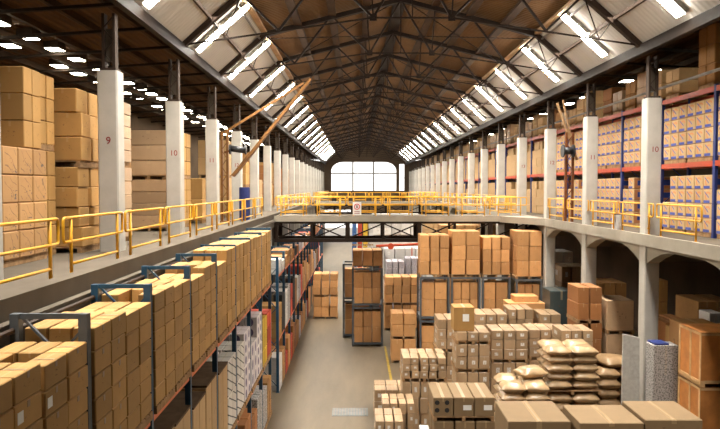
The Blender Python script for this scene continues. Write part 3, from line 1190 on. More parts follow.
for k, y in enumerate([30.2 + 3.0 * q for q in range(16)]):
    if 31.5 < y < 34.5:
        continue
    mk, adj = (('brown', 'brown carton'), ('tan', 'tan carton'), ('rusty', 'red brown carton'), ('pale', 'pale carton'))[(k * 3 + 1) % 4]
    h = rr.uniform(1.5, 2.1)
    h2 = rr.uniform(1.0, 1.9)
    mezz_stack(adj, f'{ordw(n)} stack past the crane', -8.4, -6.8, y, y + 1.5, ((h, 2), (h2, 2)) if k % 3 else ((h, 2),), 1, 2, C[mk], 'r', 0.02)
    n += 1
for k, (y, h) in enumerate(((17.5, 3.1), (20.3, 2.6), (24.0, 3.3), (27.4, 2.8), (31.5, 3.2), (36.0, 2.7))):
    mezz_stack('dark brown carton', f'{ordw(k)} stack by the left outer wall', -12.6, -10.9, y, y + 2.2, ((h, 4),), 1, 2, C['brown'], 'r', 0.03)

# ------------------------------------------------------------------ red and blue racks on the right mezzanine
RX, RXK = 11.2, 12.3
FY = [17.55 + 3.72 * k for k in range(26)]
BR = (E + 0.86, E + 3.19)


def right_rack(frames, label):
    root = empty('pallet_rack', (RX, frames[0], MZ), label, 'rack')
    for i, y in enumerate(frames):
        yy = y - frames[0]
        for x in (0.05, RXK - RX - 0.05):
            MB().box(x - 0.05, x + 0.05, yy - 0.07, yy + 0.07, 0, E + 3.24 - MZ).build('upright', M['deepblue'], root)
        lace = MB()
        z, k = 0.2, 0
        while z + 0.8 < E + 3.24 - MZ:
            a, b = (0.1, RXK - RX - 0.1) if k % 2 else (RXK - RX - 0.1, 0.1)
            lace.bar((a, yy, z), (b, yy, z + 0.8), 0.03, 0.045, (0, 1, 0))
            z += 0.8
            k += 1
        lace.build('lattice_brace', M['deepblue'], root)
    for a, b in zip(frames, frames[1:]):
        for z in BR:
            for x in (0.04, RXK - RX - 0.04):
                MB().box(x - 0.04, x + 0.04, a - frames[0] + 0.07, b - frames[0] - 0.07, z - 0.17 - MZ, z - MZ).build('beam', M['red'], root)
    return root


right_rack(FY[:12], 'blue pallet rack with red beams behind the white columns, nearer half')
right_rack(FY[12:], 'blue pallet rack with red beams behind the white columns, farther half')
GP = 'printed cartons on the red beamed rack'
rr = random.Random(11)
for b, (ya, yb) in enumerate(zip(FY, FY[1:])):
    if b > 5:
        break
    y0, y1 = ya + 0.12, yb - 0.12
    bay = f'{ordw(b)} bay of the red rack'
    for lv, z0 in enumerate((MZ, BR[0])):
        nm = ('floor', 'middle')[lv]
        for q in range(2):
            yc = y0 + (q + 0.5) * (y1 - y0) / 2
            pallet((RX + RXK) / 2, yc, z0, 1.0, 1.6, f'wooden pallet on the {nm} level, {ordw(q)} in the {bay}', 'pallets on the red rack')
        sk = set()
        if lv == 0:
            sk |= {(0, 5, 3), (0, 5, 2)} if b % 2 else {(0, 2, 3), (0, 5, 3)}
            if b == 2:
                sk |= {(0, 3, k) for k in range(4)}
        top = (E + 0.43 if lv == 0 else E + 2.86)
        load('printed_carton', 'pale carton printed orange and blue', f'{nm} level, {bay}', GP, RX + 0.02, RXK - 0.06, y0, y1, z0 + 0.145, top, 1, 6, 4, C['print'], 'l', 0.012, skip=sk, rot=0.006)
# wrapped loads along the top beam
n = 0
for b, (ya, yb) in enumerate(zip(FY, FY[1:])):
    if b > 11:
        break
    for q in range(3):
        if (b * 3 + q) % 7 == 4:
            continue
        y0 = ya + 0.12 + q * 1.17
        h = 1.85 if (b, q) == (1, 0) else rr.uniform(0.75, 1.35)
        mk, adj = rr.choice((('wrap', 'plastic wrapped carton'), ('brown', 'brown carton'), ('wrap', 'plastic wrapped carton'), ('rusty', 'rust brown carton'), ('pale', 'pale carton')))
        pallet((RX + RXK) / 2, y0 + 0.55, BR[1], 1.0, 1.0, f'wooden pallet on the top beams of the red rack, {ordw(n)} from the camera', 'pallets on the red rack')
        load('topmost_carton', adj, f'{ordw(n)} load on the red rack top beams', 'cartons on top of the red rack', RX + 0.03, RXK - 0.06, y0, y0 + 1.08, BR[1] + 0.145, BR[1] + 0.145 + h, 1, 1 if q % 2 else 2, 2 if h < 1.5 else 3, C[mk], 'l', 0.02)
        n += 1
# the many cartons farther along: too many and too small to single out
mb = MB()
for b, (ya, yb) in enumerate(zip(FY, FY[1:])):
    if b <= 5:
        continue
    y0, y1 = ya + 0.12, yb - 0.12
    for z0, z1 in ((MZ + 0.02, E + 0.43), (BR[0] + 0.01, E + 2.86)):
        for j in range(6):
            for k in range(4):
                if k == 3 and rr.random() < 0.3:
                    continue
                w_ = (y1 - y0) / 6
                h_ = (z1 - z0) / 4
                mb.box(RX + 0.03 + U(0, 0.03), RXK - 0.05, y0 + j * w_ + 0.01, y0 + (j + 1) * w_ - 0.01, z0 + k * h_, z0 + (k + 1) * h_ - 0.01)
    if b > 11:
        for q in range(3):
            mb.box(RX + 0.03, RXK - 0.05, y0 + q * 1.15, y0 + q * 1.15 + 1.0, BR[1] + 0.01, BR[1] + U(0.9, 1.6))
o = mb.build('distant_cartons', C['pale'])
tag(o, 'pale cartons filling the farther bays of the red rack', 'cartons', None, 'stuff')
tag(MB().tube([(10.62, 10, E + 3.47), (10.62, 128, E + 3.47)], 0.05, 8).build('water_pipe', M['pipe']),
    'long grey pipe running past the column tops on the right', 'pipe')

# ------------------------------------------------------------------ crane on the left mezzanine
mx, my = -6.15, 32.0
cr = empty('jib_crane', (mx, my, MZ), 'ochre steel jib crane leaning out from the left mezzanine over the aisle', 'crane')
mz = E + 2.65 - MZ
for q in (-1, 1):
    MB().box(q * 0.13 - 0.05, q * 0.13 + 0.05, -0.1, 0.1, 0, mz).build('mast_channel', M['crane'], cr)
lace = MB()
for k in range(10):
    a = 0.13 if k % 2 else -0.13
    lace.bar((a, -0.09, 0.3 + k * 0.38), (-a, -0.09, 0.68 + k * 0.38), 0.03, 0.05, (0, 1, 0))
lace.build('mast_lacing', M['crane'], cr)
MB().box(-0.3, 0.3, -0.25, 0.25, 0, 0.04).build('base_plate', M['crane'], cr)
foot = at(231, 176, my) - Vector((mx, my, MZ))
tip = at(311, 79, my) - Vector((mx, my, MZ))
for q in (-1, 1):
    MB().bar(foot + Vector((0.1, q * 0.14, 0)), tip + Vector((0, q * 0.05, 0)), 0.13, 0.22, (0, 1, 0)).build('boom', M['crane'], cr)
lace = MB()
for k in range(12):
    t0, t1 = k / 12, (k + 1) / 12
    a = foot.lerp(tip, t0) + Vector((0, 0.13 if k % 2 else -0.13, 0))
    b2 = foot.lerp(tip, t1) + Vector((0, -0.13 if k % 2 else 0.13, 0))
    lace.bar(a, b2, 0.03, 0.04)
lace.build('boom_lacing', M['crane'], cr)
tp = at(214, 134, my) - Vector((mx, my, MZ))
MB().bar(Vector((0, 0, mz - 0.05)), at(304, 83, my) - Vector((mx, my, MZ)), 0.11, 0.14, (0, 1, 0)).build('upper_arm', M['crane'], cr)
MB().bar(Vector((-0.6, 0, mz - 0.05)), Vector((0.2, 0, mz - 0.05)), 0.10, 0.12, (0, 1, 0)).build('mast_head', M['crane'], cr)
dr = at(238, 150, my - 0.3) - Vector((mx, my, MZ))
MB().tube([dr + Vector((-0.35, 0, 0.08)), dr + Vector((0.35, 0, -0.02))], 0.15, 14).build('winch_drum', M['black'], cr, True)
for q in (-0.36, 0.36):
    MB().tube([dr + Vector((q - 0.03, 0, 0.03)), dr + Vector((q + 0.03, 0, 0.03))], 0.24, 16).build('drum_flange', M['black'], cr)
MB().bar(dr + Vector((-0.3, 0.1, 0)), Vector((0, 0, dr.z - 0.1)), 0.08, 0.08).build('winch_bracket', M['rust'], cr)
MB().tube([tip, tip + Vector((0.03, 0, -0.35))], 0.02, 6).build('hook_rope', M['black'], cr)

# derrick on the right mezzanine
dx, dy = 10.0, 31.9
de = empty('derrick', (dx, dy, MZ), 'rusty mast and winch with tan poles on the right mezzanine between columns 11 and 12', 'crane')
top = E + 2.6 - MZ
for q in (-0.16, 0.16):
    MB().box(q - 0.05, q + 0.05, -0.07, 0.07, 0, top).build('mast_channel', M['rust'], de)
lace = MB()
for k in range(9):
    a = 0.15 if k % 2 else -0.15
    lace.bar((a, -0.06, 0.3 + 0.42 * k), (-a, -0.06, 0.72 + 0.42 * k), 0.03, 0.045, (0, 1, 0))
lace.build('mast_lacing', M['rust'], de)
o0 = Vector((dx, dy, MZ))
MB().bar(at(577, 160, dy) - o0, at(557, 103, dy) - o0, 0.08, 0.10).build('pole', M['wood'], de)
MB().bar(at(573, 150, dy) - o0, at(563, 100, dy) - o0, 0.06, 0.08).build('pole', M['wood'], de)
dr = at(568, 151, dy - 0.35) - o0
MB().tube([dr + Vector((-0.22, 0, 0)), dr + Vector((0.22, 0, 0))], 0.17, 14).build('winch_drum', M['black'], de, True)
for q in (-0.24, 0.24):
    MB().tube([dr + Vector((q - 0.025, 0, 0)), dr + Vector((q + 0.025, 0, 0))], 0.30, 16).build('drum_flange', M['black'], de)
MB().bar(dr, Vector((0, 0, dr.z)), 0.1, 0.1).build('winch_bracket', M['rust'], de)

# blue drum and bucket on the mezzanines
def drum(name, loc, r, h, mat, label, cat):
    root = empty(name, loc, label, cat)
    n = 20
    prof = [(0, r * 0.97), (0.03 * h, r), (0.32 * h, r), (0.34 * h, r * 1.03), (0.36 * h, r), (0.64 * h, r), (0.66 * h, r * 1.03), (0.68 * h, r), (0.97 * h, r), (h, r * 0.97)]
    mb = MB()
    for z, q in prof:
        for k in range(n):
            a = 2 * math.pi * k / n
            mb.v.append((q * math.cos(a), q * math.sin(a), z))
    for i in range(len(prof) - 1):
        for k in range(n):
            mb.f.append((i * n + k, i * n + (k + 1) % n, (i + 1) * n + (k + 1) % n, (i + 1) * n + k))
    mb.f.append(tuple(reversed(range(n))))
    mb.f.append(tuple((len(prof) - 1) * n + k for k in range(n)))
    mb.build('body', mat, root, False)
    MB().tube([(0, 0, h), (0, 0, h + 0.02)], r * 0.9, 18).build('lid', M['black'] if mat is M['white'] else mat, root)
    return root


p = at(244, 196, 32.6)
drum('oil_drum', (p.x - 0.1, 33.4, MZ + 0.0), 0.27, 1.6, M['deepblue'], 'blue drum standing behind the ochre crane mast', 'drum')
drum('plastic_bucket', (10.02, 26.05, MZ), 0.17, 0.55, M['white'], 'small white bucket with dark lid in the gap between two guard rails', 'bucket')

# ------------------------------------------------------------------ ground floor: metal post pallets full of cartons
def make_stillage(w, d, h):
    root = link('post_pallet', None)
    for sx in (-1, 1):
        for sy in (-1, 1):
            x, y = sx * (w / 2 - 0.05), sy * (d / 2 - 0.05)
            MB().box(x - 0.05, x + 0.05, y - 0.05, y + 0.05, 0, h - 0.10).build('post', M['greypost'], root)
    MB().box(-w / 2, w / 2, -d / 2, d / 2, 0.10, 0.20).build('base', M['greypost'], root)
    for sy in (-1, 1):
        MB().box(-w / 2, w / 2, sy * (d / 2 - 0.05) - 0.05, sy * (d / 2 - 0.05) + 0.05, h - 0.10, h - 0.004).build('top_rail', M['greypost'], root)
    for sx in (-1, 1):
        MB().box(sx * (w / 2 - 0.05) - 0.05, sx * (w / 2 - 0.05) + 0.05, -d / 2 + 0.1, d / 2 - 0.1, h - 0.10, h - 0.004).build('top_rail', M['greypost'], root)
    return note_kids(root)


STI = {}


def stillage(x, y, z, w, d, h, label):
    key = (w, d, h)
    if key not in STI:
        STI[key] = make_stillage(w, d, h)
        o = STI[key]
        o.location = (x, y, z)
        return tag(o, label, 'post pallet', 'stacked steel post pallets')
    return copy_tree(STI[key], label, (x, y, z), 0, 'stacked steel post pallets')


GS = 'cartons stacked in steel post pallets'


def tower(x0, x1, y0, d, tiers, where, top=None, nx=3, nz=3, mat='stil', adj='orange brown carton', faces='lr', h=2.33, open_top=False):
    w = round(x1 - x0, 2)
    for t in range(tiers):
        nm = ('bottom', 'second', 'third')[t]
        z = t * h
        stillage((x0 + x1) / 2, y0 + d / 2, z, w, d, h, f'grey steel post pallet, {nm} tier, {where}')
        load('caged_carton', adj, f'{nm} tier, {where}', GS, x0 + 0.11, x1 - 0.11, y0 + 0.11, y0 + d - 0.11, z + 0.205, z + h - U(0.18, 0.35), nx, 2, nz, C[mat], faces, 0.02,
             skip={(i, 1, k) for i in range(nx) for k in range(nz)})
    z = tiers * h
    if top:
        th, tnz = top
        pallet((x0 + x1) / 2, y0 + d / 2, z, w, d, f'wooden pallet topping the {where}', 'pallets on the ground floor')
        load('caged_carton', adj, f'top load, {where}', GS, x0 + 0.02, x1 - 0.02, y0 + 0.02, y0 + d - 0.02, z + 0.145, z + 0.145 + th, nx, 2, tnz, C[mat], faces, 0.03, rot=0.03, solid=True)


# the tower beside the aisle, under the bridge
a = at(352, 348, 40.0)
b = at(383, 348, 40.0)
tower(a.x, b.x, 40.1, 1.8, 2, 'aisle tower under the bridge', top=(0.9, 1), nx=3, nz=2)
tower(a.x - 0.6, a.x + 1.2, 42.4, 1.8, 2, 'tower behind the aisle tower', nx=2, nz=2)
# a row of towers topped by big loads, before the bridge
for q, (xa, xb, yt, nxx) in enumerate(((420, 450, 235, 3), (451.5, 481, 231, 2), (482.5, 511, 237, 3), (516.5, 543, 231, 2))):
    Y = 36.0 if q < 3 else 35.2
    a, b = at(xa, yt, Y), at(xb, yt, Y)
    where = f'{ordw(q)} tower before the bridge'
    w = round(b.x - a.x, 2)
    for t in range(2):
        nm = ('bottom', 'second')[t]
        stillage((a.x + b.x) / 2, Y + 0.9, t * 2.33, w, 1.8, 2.33, f'grey steel post pallet, {nm} tier, {where}')
        load('caged_carton', 'orange brown carton', f'{nm} tier, {where}', GS, a.x + 0.11, b.x - 0.11, Y + 0.11, Y + 1.69, t * 2.33 + 0.205, t * 2.33 + 2.05, 2 if nxx == 3 else 3, 2, 2, C['stil'], 'l', 0.02,
             skip={(i, 1, k) for i in range(3) for k in range(2)})
    pallet((a.x + b.x) / 2, Y + 0.9, 4.66, w, 1.8, f'wooden pallet under the top load, {where}', 'pallets on the ground floor')
    load('caged_carton', 'orange brown carton', f'top load, {where}', GS, a.x + 0.02, b.x - 0.02, Y + 0.02, Y + 1.75, 4.66 + 0.145, a.z, nxx, 2, 3, C['stil'], 'l', 0.03, rot=0.03, solid=True)

G_ = 'carton stacks on the ground floor'


def ground_stack(adj, where, xa, xb, Y, d, tiers, nx, ny, mat, faces='l', jit=0.02, kind='labelled_carton', pal=True, rot=0.02):
    """a stack whose front edge spans pixels xa..xb at depth Y; tiers: (height, rows)"""
    a, b = at(xa, 380, Y), at(xb, 380, Y)
    z = 0.0
    for t, (h, nz) in enumerate(tiers):
        nm = ('lower', 'middle', 'upper')[t] if len(tiers) > 1 else ''
        ww = (nm + ' load, ' if nm else '') + where
        if pal:
            pallet((a.x + b.x) / 2, Y + d / 2, z, b.x - a.x, d, f'wooden pallet under the {ww}', 'pallets on the ground floor')
            z += 0.145
        last = t == len(tiers) - 1
        sk = () if last else {(i, j, k) for i in range(nx) for j in range(1, ny) for k in range(nz) if i > 0}
        load(kind, adj, ww, G_, a.x, b.x, Y, Y + d, z, z + h, nx, ny, nz, C[mat], faces, jit, skip=sk, rot=rot, solid=last)
        z += h + 0.004
    return a.x, b.x, z


# stacks near the aisle, right of the tower
ground_stack('orange brown carton', 'stack right of the aisle tower', 384.5, 419, 44.6, 1.6, ((1.55, 2), (1.7, 3)), 4, 2, 'stil', kind='crossed_carton', jit=0.06)
ground_stack('rust brown carton', 'narrow stack before the aisle tower', 391, 416, 36.2, 1.3, ((1.15, 1), (1.25, 2)), 2, 1, 'stil', kind='crossed_carton')
ground_stack('brown carton', 'low stack before the row of towers', 418, 437, 37.9, 1.3, ((2.4, 3),), 2, 1, 'rusty', kind='crossed_carton')
# at the foot of the far rack
ground_stack('brown wrapped carton', 'stack by the far blue rack', 313, 338, 48.6, 1.6, ((1.45, 2), (1.5, 3)), 3, 1, 'stil', kind='crossed_carton', faces='r', jit=0.05)

# beyond the bridge: grey patterned stacks, white and black bales, red pipes
ground_stack('grey patterned carton', 'grey stack beyond the bridge', 386, 404, 48.0, 1.8, ((1.9, 4), (2.0, 4)), 3, 1, 'grey', kind='patterned_carton')
ground_stack('grey patterned carton', 'second grey stack beyond the bridge', 405, 423, 48.3, 1.8, ((1.9, 4), (2.2, 4)), 3, 1, 'grey', kind='patterned_carton')
ground_stack('white carton', 'white stack beyond the grey stacks', 384, 436, 53.0, 2.0, ((2.0, 2), (2.4, 3)), 5, 1, 'white', kind='patterned_carton')
ground_stack('black carton', 'black stack beyond the grey stacks', 363, 383, 52.0, 2.0, ((2.2, 2), (2.2, 3)), 2, 1, 'blackbox', kind='patterned_carton')
ground_stack('white carton', 'white stack far down the aisle', 372, 420, 66.0, 2.5, ((2.2, 3), (2.2, 3), (2.0, 3)), 5, 1, 'white', kind='patterned_carton')
ground_stack('pale carton', 'pale stack far down the aisle', 424, 470, 62.0, 2.5, ((2.2, 3), (2.2, 3), (1.7, 2)), 5, 1, 'pale', kind='patterned_carton')
ground_stack('brown carton', 'brown stack under the distant bridge', 440, 500, 54.0, 2.5, ((2.2, 3), (2.2, 3), (1.6, 2)), 5, 1, 'brown', kind='patterned_carton')
for q, (mk, adj) in enumerate((('bluebox', 'blue carton'), ('red', 'red carton'), ('yellow', 'yellow carton'), ('white', 'white carton'))):
    ground_stack(adj, f'{ordw(q)} of the four coloured stacks beyond the bridge', 352 + q * 5.5, 356.8 + q * 5.5, 60.0, 1.6, ((2.0, 1), (2.0, 2), (1.9, 2)), 1, 1, mk, kind='coloured_carton')
p0, p1 = at(376, 246, 51), at(420, 244, 51)
rp = empty('red_pipe', (p0.x, 51, 0), 'red pipe on stands above the grey patterned cartons beyond the bridge', 'pipe')
MB().tube([(0, 0, p0.z), (p1.x - p0.x, 0, p1.z)], 0.10, 10).build('tube', M['red'], rp, True)
for q in (0.3, 2.7):
    MB().box(q - 0.04, q + 0.04, -0.04, 0.04, 0, p0.z - 0.08).build('stand', M['red'], rp)
v = MB().tube([(1.1, -0.12, p0.z - 0.02), (1.1, 0.12, p0.z - 0.02)], 0.24, 14).build('valve', M['red'], rp)

# ------------------------------------------------------------------ small labelled cartons wrapped on pallets
LB = 'wrapped labelled carton'
ground_stack(LB, 'pallet at the front left of the field', 374, 411, 27.6, 1.5, ((0.98, 2),), 3, 2, 'label')
ax, bx, zz_ = ground_stack(LB, 'rounded load beside the white cartons', 382, 415, 24.2, 1.25, ((1.5, 4),), 4, 2, 'label', 'l', 0.04)
ground_stack(LB, 'low pallet at the bottom edge', 375, 404, 22.5, 1.4, ((1.45, 3),), 3, 2, 'label')
ground_stack('white labelled carton', 'single stack by the perforated cartons', 421, 432, 20.1, 0.8, ((1.9, 2),), 1, 1, 'white')
ground_stack(LB, 'wide stack behind the perforated cartons', 402, 447, 25.7, 1.6, ((1.85, 3), (0.78, 3)), 5, 2, 'label', 'l', 0.05)
ground_stack(LB, 'stack left of the tall middle carton', 437, 456, 30.4, 1.5, ((1.85, 3), (1.35, 3)), 2, 1, 'label')
ax, bx, zz_ = ground_stack(LB, 'stack under the single tall carton', 456, 490, 27.4, 1.4, ((1.75, 3), (1.0, 2), (0.36, 1)), 3, 2, 'label')
o = link('tall_carton', carton_mesh(0.84, 0.9, 0.98, C['tan']), None, ((ax + bx) / 2 - 0.35, 28.0, zz_))
tag(o, 'single tan carton with a white label, crowning the stack in the middle of the field', 'box')
MB().box(-0.06, 0.20, -0.456, -0.45, 0.40, 0.70).build('shipping_label', M['white'], o)
MB().box(-0.05, 0.05, -0.45, 0.45, 0.98, 0.984).build('lid_tape', M['tape'], o)
ground_stack(LB, 'large square load mid field', 491, 528, 28.0, 1.35, ((2.0, 3), (1.2, 3)), 3, 2, 'label')
ground_stack(LB, 'load right of the large square load', 529, 562, 28.4, 1.35, ((2.0, 3), (1.15, 3)), 3, 2, 'label')
ground_stack(LB, 'back load behind the square load', 475, 507, 31.4, 1.5, ((1.9, 3), (1.35, 3)), 3, 1, 'label')
ground_stack(LB, 'second back load behind the square load', 508, 533, 32.1, 1.4, ((1.9, 3), (1.45, 3)), 3, 1, 'label')
ground_stack(LB, 'third back load near the tall cartons', 540, 561, 31.6, 1.5, ((1.9, 3), (1.3, 3)), 2, 1, 'label')
ground_stack(LB, 'load behind the tall sack pile', 560, 593, 25.4, 1.2, ((2.0, 3), (1.75, 4)), 3, 1, 'label')

a, b = at(508, 325, 33.7), at(545, 325, 33.7)
pallet((a.x + b.x) / 2, 34.35, 0, b.x - a.x, 1.3, 'wooden pallet under the big orange cartons before the fourth tower', 'pallets on the ground floor')
o = link('tall_carton', carton_mesh(b.x - a.x, 1.25, 1.75, C['stil']), None, ((a.x + b.x) / 2, 34.35, 0.15))
tag(o, 'big orange carton at the foot of the fourth tower, lower of two', 'box')
o = link('tall_carton', carton_mesh(b.x - a.x, 1.25, 1.75, C['stil']), None, ((a.x + b.x) / 2, 34.35, 1.905))
tag(o, 'big orange carton before the fourth tower, carrying a smaller carton', 'box')
o = link('tall_carton', carton_mesh(1.2, 0.9, 0.30, C['stil']), None, ((a.x + b.x) / 2 + 0.05, 34.4, 3.66))
tag(o, 'low orange carton lying on the big orange carton before the fourth tower', 'box')
# perforated long cartons on a double pallet load
a, b = at(433, 401, 21.0), at(495, 401, 21.0)
xa, xb, zz_ = ground_stack('brown carton', 'load under the perforated cartons', 434, 497, 21.0, 1.7, ((1.95, 2),), 3, 2, 'flat', kind='big_carton')
pallet((a.x + b.x) / 2, 21.85, zz_, b.x - a.x, 1.7, 'wooden pallet under the perforated cartons', 'pallets on the ground floor')
w3 = (b.x - a.x) / 3
for q in range(3):
    o = link('long_carton', carton_mesh(w3 - 0.02, 1.66, 0.60, C['flat']), None, (a.x + (q + 0.5) * w3, 21.85, zz_ + 0.148))
    tag(o, f'long tan carton, {ordw(q)} from the left of the three on the perforated load', 'box', 'long tan cartons')
    MB().box(-0.05, 0.05, -0.8, 0.8, 0.60, 0.603).build('lid_tape', M['tape'], o)
    if q == 0:
        for hx in (-0.19, 0.12):
            for hz in (0.2, 0.44):
                MB().tube([(hx, -0.835, hz), (hx, -0.80, hz)], 0.075, 14).build('hole', M['black'], o)
    else:
        MB().box(-0.02, 0.24, -0.835, -0.828, 0.2, 0.36).build('shipping_label', M['white'], o)

# big flat cartons at the lower right
GB = 'big flat-topped cartons'


def big(xa, xb, Y0, Y1, z, h, label, tiers=1):
    a, b = at(xa, 400, Y0), at(xb, 400, Y0)
    w = b.x - a.x
    o = link('big_carton', carton_mesh(w - 0.02, Y1 - Y0 - 0.02, h, C['flat']), None, ((a.x + b.x) / 2, (Y0 + Y1) / 2, z), U(-0.008, 0.008))
    tag(o, label, 'box', GB)
    MB().box(-0.03, 0.03, -(Y1 - Y0) / 2 + 0.03, (Y1 - Y0) / 2 - 0.03, h, h + 0.003).build('lid_tape', M['tape'], o)
    return o


big(508, 572, 18.1, 19.9, 0.0, 3.1, 'large tan carton with broad flat lid in front of the low sack pile')
big(585, 650, 17.4, 18.9, 0.0, 2.75, 'large tan carton, lower left of the pair carrying flat cartons')
big(652, 722, 17.4, 18.9, 0.0, 2.75, 'large tan carton, lower right of the pair carrying flat cartons')
big(580, 645, 17.75, 19.3, 2.752, 0.42, 'flat tan carton on the lower pair, beside the large broad-lidded carton')
big(646, 704, 17.75, 19.4, 2.752, 0.50, 'flat tan carton on the lower pair, beside the plywood crates')


# ------------------------------------------------------------------ sacks
def sack_mesh(w, d, h, seed, mat):
    rs = random.Random(seed)
    bm = bmesh.new()
    bmesh.ops.create_cube(bm, size=2.0)
    bmesh.ops.subdivide_edges(bm, edges=list(bm.edges), cuts=5, use_grid_fill=True)
    ph = [rs.uniform(0, 6) for _ in range(6)]
    for v in bm.verts:
        x, y, z = v.co
        edge = (1 - abs(x) ** 5) * (1 - abs(y) ** 5)
        puff = 0.28 + 0.72 * max(0.0, edge) ** 0.45
        rim = 1.0 - 0.06 * abs(z) - 0.05 * (abs(x) * abs(y)) ** 3
        wob = 0.10 * math.sin(3.1 * x + ph[0]) * math.cos(2.7 * y + ph[1]) + 0.05 * math.sin(7 * x + ph[2]) * math.sin(6 * y + ph[3])
        v.co = Vector((x * rim * w / 2 + 0.012 * math.sin(5 * y + ph[4]), y * rim * d / 2 + 0.012 * math.sin(5 * x + ph[5]), (z * puff + (wob if z > 0 else 0)) * h / 2))
    me = bpy.data.meshes.new('sack')
    bm.to_mesh(me)
    bm.free()
    me.polygons.foreach_set('use_smooth', [True] * len(me.polygons))
    me.materials.append(mat)
    return me


def sacks(where, xa, xb, Y, d, z0, rows, nx, ny, mat, h=0.32):
    a, b = at(xa, 380, Y), at(xb, 380, Y)
    w = (b.x - a.x) / nx
    dd = d / ny
    meshes = [sack_mesh(w * 1.0, dd * 1.0, h * 1.05, q, M[mat]) for q in range(3)]
    for k in range(rows):
        row = 'top' if k == rows - 1 else 'bottom' if k == 0 else ordw(k)
        for j in range(ny):
            for i in range(nx):
                if k < rows - 1 and j > 0 and i > 0:
                    continue
                o = link('sack', meshes[(i + j * 2 + k) % 3], None, (a.x + (i + 0.5) * w + U(-0.04, 0.04), Y + (j + 0.5) * dd + U(-0.04, 0.04), z0 + (k + 0.5) * h), U(-0.05, 0.05) + (math.pi if (i + k) % 2 else 0))
                tag(o, f'plump tan sack, {row} layer, {ordw(i)} across, {ordw(j)} deep, {where}', 'sack', 'plastic sacks piled on pallets')
    return a.x, b.x, z0 + rows * h


def pal_at(xa, xb, Y, d, z, label):
    a, b = at(xa, 380, Y), at(xb, 380, Y)
    pallet((a.x + b.x) / 2, Y + d / 2, z, b.x - a.x, d, label, 'pallets on the ground floor')


pal_at(502, 552, 22.6, 1.6, 0, 'wooden pallet under the low sack pile')
sacks('low sack pile', 502, 552, 22.6, 1.6, 0.145, 8, 2, 2, 'sack', 0.33)
sk_ = sack_mesh(1.0, 0.8, 0.36, 9, M['sack'])
p = at(530, 374, 23.7)
tag(link('sack', sk_, None, (p.x, 23.6, 0.145 + 8 * 0.33 + 0.17), 0.3), 'crumpled tan plastic sack lying alone atop the low sack pile', 'sack')
pal_at(547, 602, 23.6, 1.6, 0, 'wooden pallet on the floor under the tall sack pile')
_, _, zt = sacks('tall pile below its middle pallet', 547, 602, 23.6, 1.6, 0.145, 6, 2, 2, 'sack', 0.33)
pal_at(545, 601, 23.6, 1.6, zt + 0.01, 'wooden pallet halfway up the tall sack pile')
sacks('tall pile above its middle pallet', 547, 600, 23.6, 1.6, zt + 0.16, 5, 2, 2, 'sack', 0.30)
pal_at(600, 644, 24.8, 1.6, 0, 'wooden pallet under the slumped sack pile')
sacks('slumped pile by the speckled block', 600, 644, 24.8, 1.6, 0.145, 7, 2, 2, 'sack2', 0.36)
p = at(612, 358, 25.6)
tag(link('sack', sack_mesh(1.1, 1.2, 0.4, 12, M['sack2']), None, (p.x, 25.6, 0.145 + 7 * 0.36 + 0.17), 0.2), 'dull tan sack lying alone atop the slumped sack pile', 'sack')

# ------------------------------------------------------------------ plywood crates by the mezzanine edge
def crate(x0, x1, y0, y1, z0, z1, label):
    root = empty('plywood_crate', ((x0 + x1) / 2, (y0 + y1) / 2, z0), label, 'crate', 'stacked plywood crates')
    w, d, h = (x1 - x0) / 2, (y1 - y0) / 2, z1 - z0
    MB().box(-w + 0.02, w - 0.02, -d + 0.02, d - 0.02, 0.10, h - 0.02).build('body', M['ply'], root)
    for q in (-1, 0, 1):
        MB().box(q * (w - 0.08) - 0.06, q * (w - 0.08) + 0.06, -d, d, 0, 0.10).build('skid', M['batten'], root)
    t = 0.09
    for s in (-1, 1):
        x = s * w
        for yy in (-d, -t / 2 - 0.05, d - t):
            MB().box(min(x, x - s * 0.02), max(x, x - s * 0.02), yy, yy + t, 0.10 + t, h - t).build('batten', M['batten'], root)
        for zz in (0.10, h - t):
            MB().box(min(x, x - s * 0.02), max(x, x - s * 0.02), -d, d, zz, zz + t).build('batten', M['batten'], root)
        y = s * d
        for xx in (-w + 0.02, -t / 2, w - t - 0.02):
            MB().box(xx, xx + t, min(y, y - s * 0.02), max(y, y - s * 0.02), 0.10 + t, h - t).build('batten', M['ply'], root)
        for zz in (0.10, h - t):
            MB().box(-w + 0.02, w - 0.02, min(y, y - s * 0.02), max(y, y - s * 0.02), zz, zz + t).build('batten', M['batten'], root)
    MB().box(-w, w, -d, d, h - 0.02, h).build('lid', M['ply'], root)
    return root


z = 0
for k, h in enumerate((1.9, 1.7, 1.60)):
    crate(10.0, 12.3, 19.5, 20.85, z, z + h, f'orange plywood crate with pale battens, {("bottom", "middle", "top")[k]} of the stack at the mezzanine edge')
    z += h + 0.004
# cartons behind the crate and speckled boards
load('tall_carton', 'brown carton', 'stack behind the plywood crates', G_, 10.35, 11.5, 21.1, 22.3, 0, 5.1, 1, 1, 3, C['brown'], 'l')
a = at(632, 340, 22.2)
o = MB().hexa([(0, 0, 0), (0.62, -0.02, 0), (0.62, 0.06, 0), (0, 0.08, 0), (0.12, 0.25, 4.5), (0.66, 0.22, 4.38), (0.66, 0.30, 4.38), (0.12, 0.33, 4.5)]).build('foam_board', M['offwhite'], None, loc=(8.85, 22.35, 0))
tag(o, 'tall off-white board leaning by the speckled foam block under the mezzanine edge', 'board')
o = link('foam_block', carton_mesh(0.8, 0.6, 4.35, C['speck']), None, (9.96, 21.9, 0))
tag(o, 'tall grey speckled foam block standing before the first ground floor column', 'foam block')
o = MB().box(-0.36, 0.1, -0.28, 0.28, 0, 0.05).build('blue_tray', M['deepblue'], None, loc=(9.96, 21.9, 4.352))
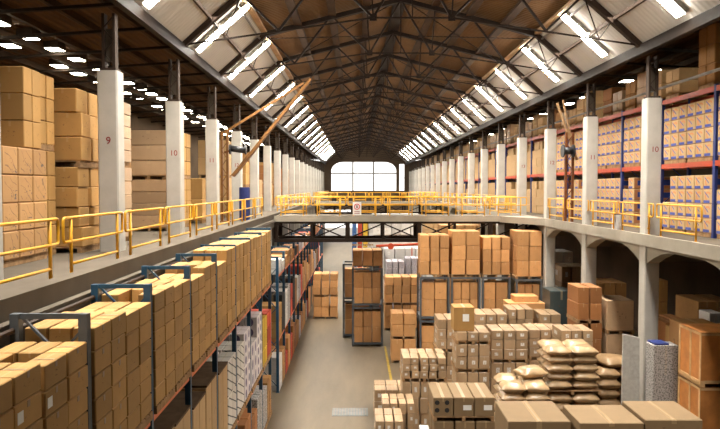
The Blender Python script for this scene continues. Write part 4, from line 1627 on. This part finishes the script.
tag(o, 'thin dark blue tray lying on the speckled foam block', 'tray')

# ------------------------------------------------------------------ goods in the shade under the right mezzanine
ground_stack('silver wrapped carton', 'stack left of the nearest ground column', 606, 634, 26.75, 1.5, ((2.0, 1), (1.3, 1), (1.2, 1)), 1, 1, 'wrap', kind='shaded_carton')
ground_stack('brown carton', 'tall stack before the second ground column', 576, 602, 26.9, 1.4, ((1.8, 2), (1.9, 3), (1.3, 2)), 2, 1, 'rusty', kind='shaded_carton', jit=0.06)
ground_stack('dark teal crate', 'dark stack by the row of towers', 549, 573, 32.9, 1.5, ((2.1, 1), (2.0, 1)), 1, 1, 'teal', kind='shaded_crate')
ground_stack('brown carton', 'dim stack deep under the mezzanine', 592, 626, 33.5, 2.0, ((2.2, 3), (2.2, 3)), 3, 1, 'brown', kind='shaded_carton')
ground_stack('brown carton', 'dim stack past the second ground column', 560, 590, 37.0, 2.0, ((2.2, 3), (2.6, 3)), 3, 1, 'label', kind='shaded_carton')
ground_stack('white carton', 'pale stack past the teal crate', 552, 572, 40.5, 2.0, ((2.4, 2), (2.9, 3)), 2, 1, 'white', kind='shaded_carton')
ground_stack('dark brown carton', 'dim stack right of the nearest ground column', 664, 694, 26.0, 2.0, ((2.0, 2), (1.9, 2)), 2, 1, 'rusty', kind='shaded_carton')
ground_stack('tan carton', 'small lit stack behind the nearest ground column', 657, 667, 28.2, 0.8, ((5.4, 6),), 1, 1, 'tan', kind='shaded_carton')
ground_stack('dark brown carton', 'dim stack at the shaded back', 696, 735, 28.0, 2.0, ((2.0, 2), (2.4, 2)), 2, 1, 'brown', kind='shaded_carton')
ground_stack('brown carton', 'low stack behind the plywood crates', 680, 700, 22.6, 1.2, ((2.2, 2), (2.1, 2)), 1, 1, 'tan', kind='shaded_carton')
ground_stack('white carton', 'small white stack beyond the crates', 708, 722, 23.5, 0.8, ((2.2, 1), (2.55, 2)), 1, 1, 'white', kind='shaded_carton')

# ------------------------------------------------------------------ marks on the floor
y0, y1 = 27.0, 40.5
o = MB().box(-0.06, 0.06, -6.6, 3.2, 0.0, 0.004).build('floor_line', M['floorline'], None, loc=(1.72, 36.8, 0.001))
tag(o, 'worn yellow line painted on the floor beside the aisle tower', 'floor marking')
dr_ = empty('floor_drain', (-0.25, 28.2, 0.0), 'grey metal grating let into the aisle floor', 'drain')
MB().box(-0.75, 0.75, -0.5, 0.5, 0.0, 0.012).build('frame', M['grate'], dr_)
for q in range(12):
    MB().box(-0.70 + q * 0.12, -0.64 + q * 0.12, -0.45, 0.45, 0.012, 0.02).build('bar', M['pipe'], dr_)
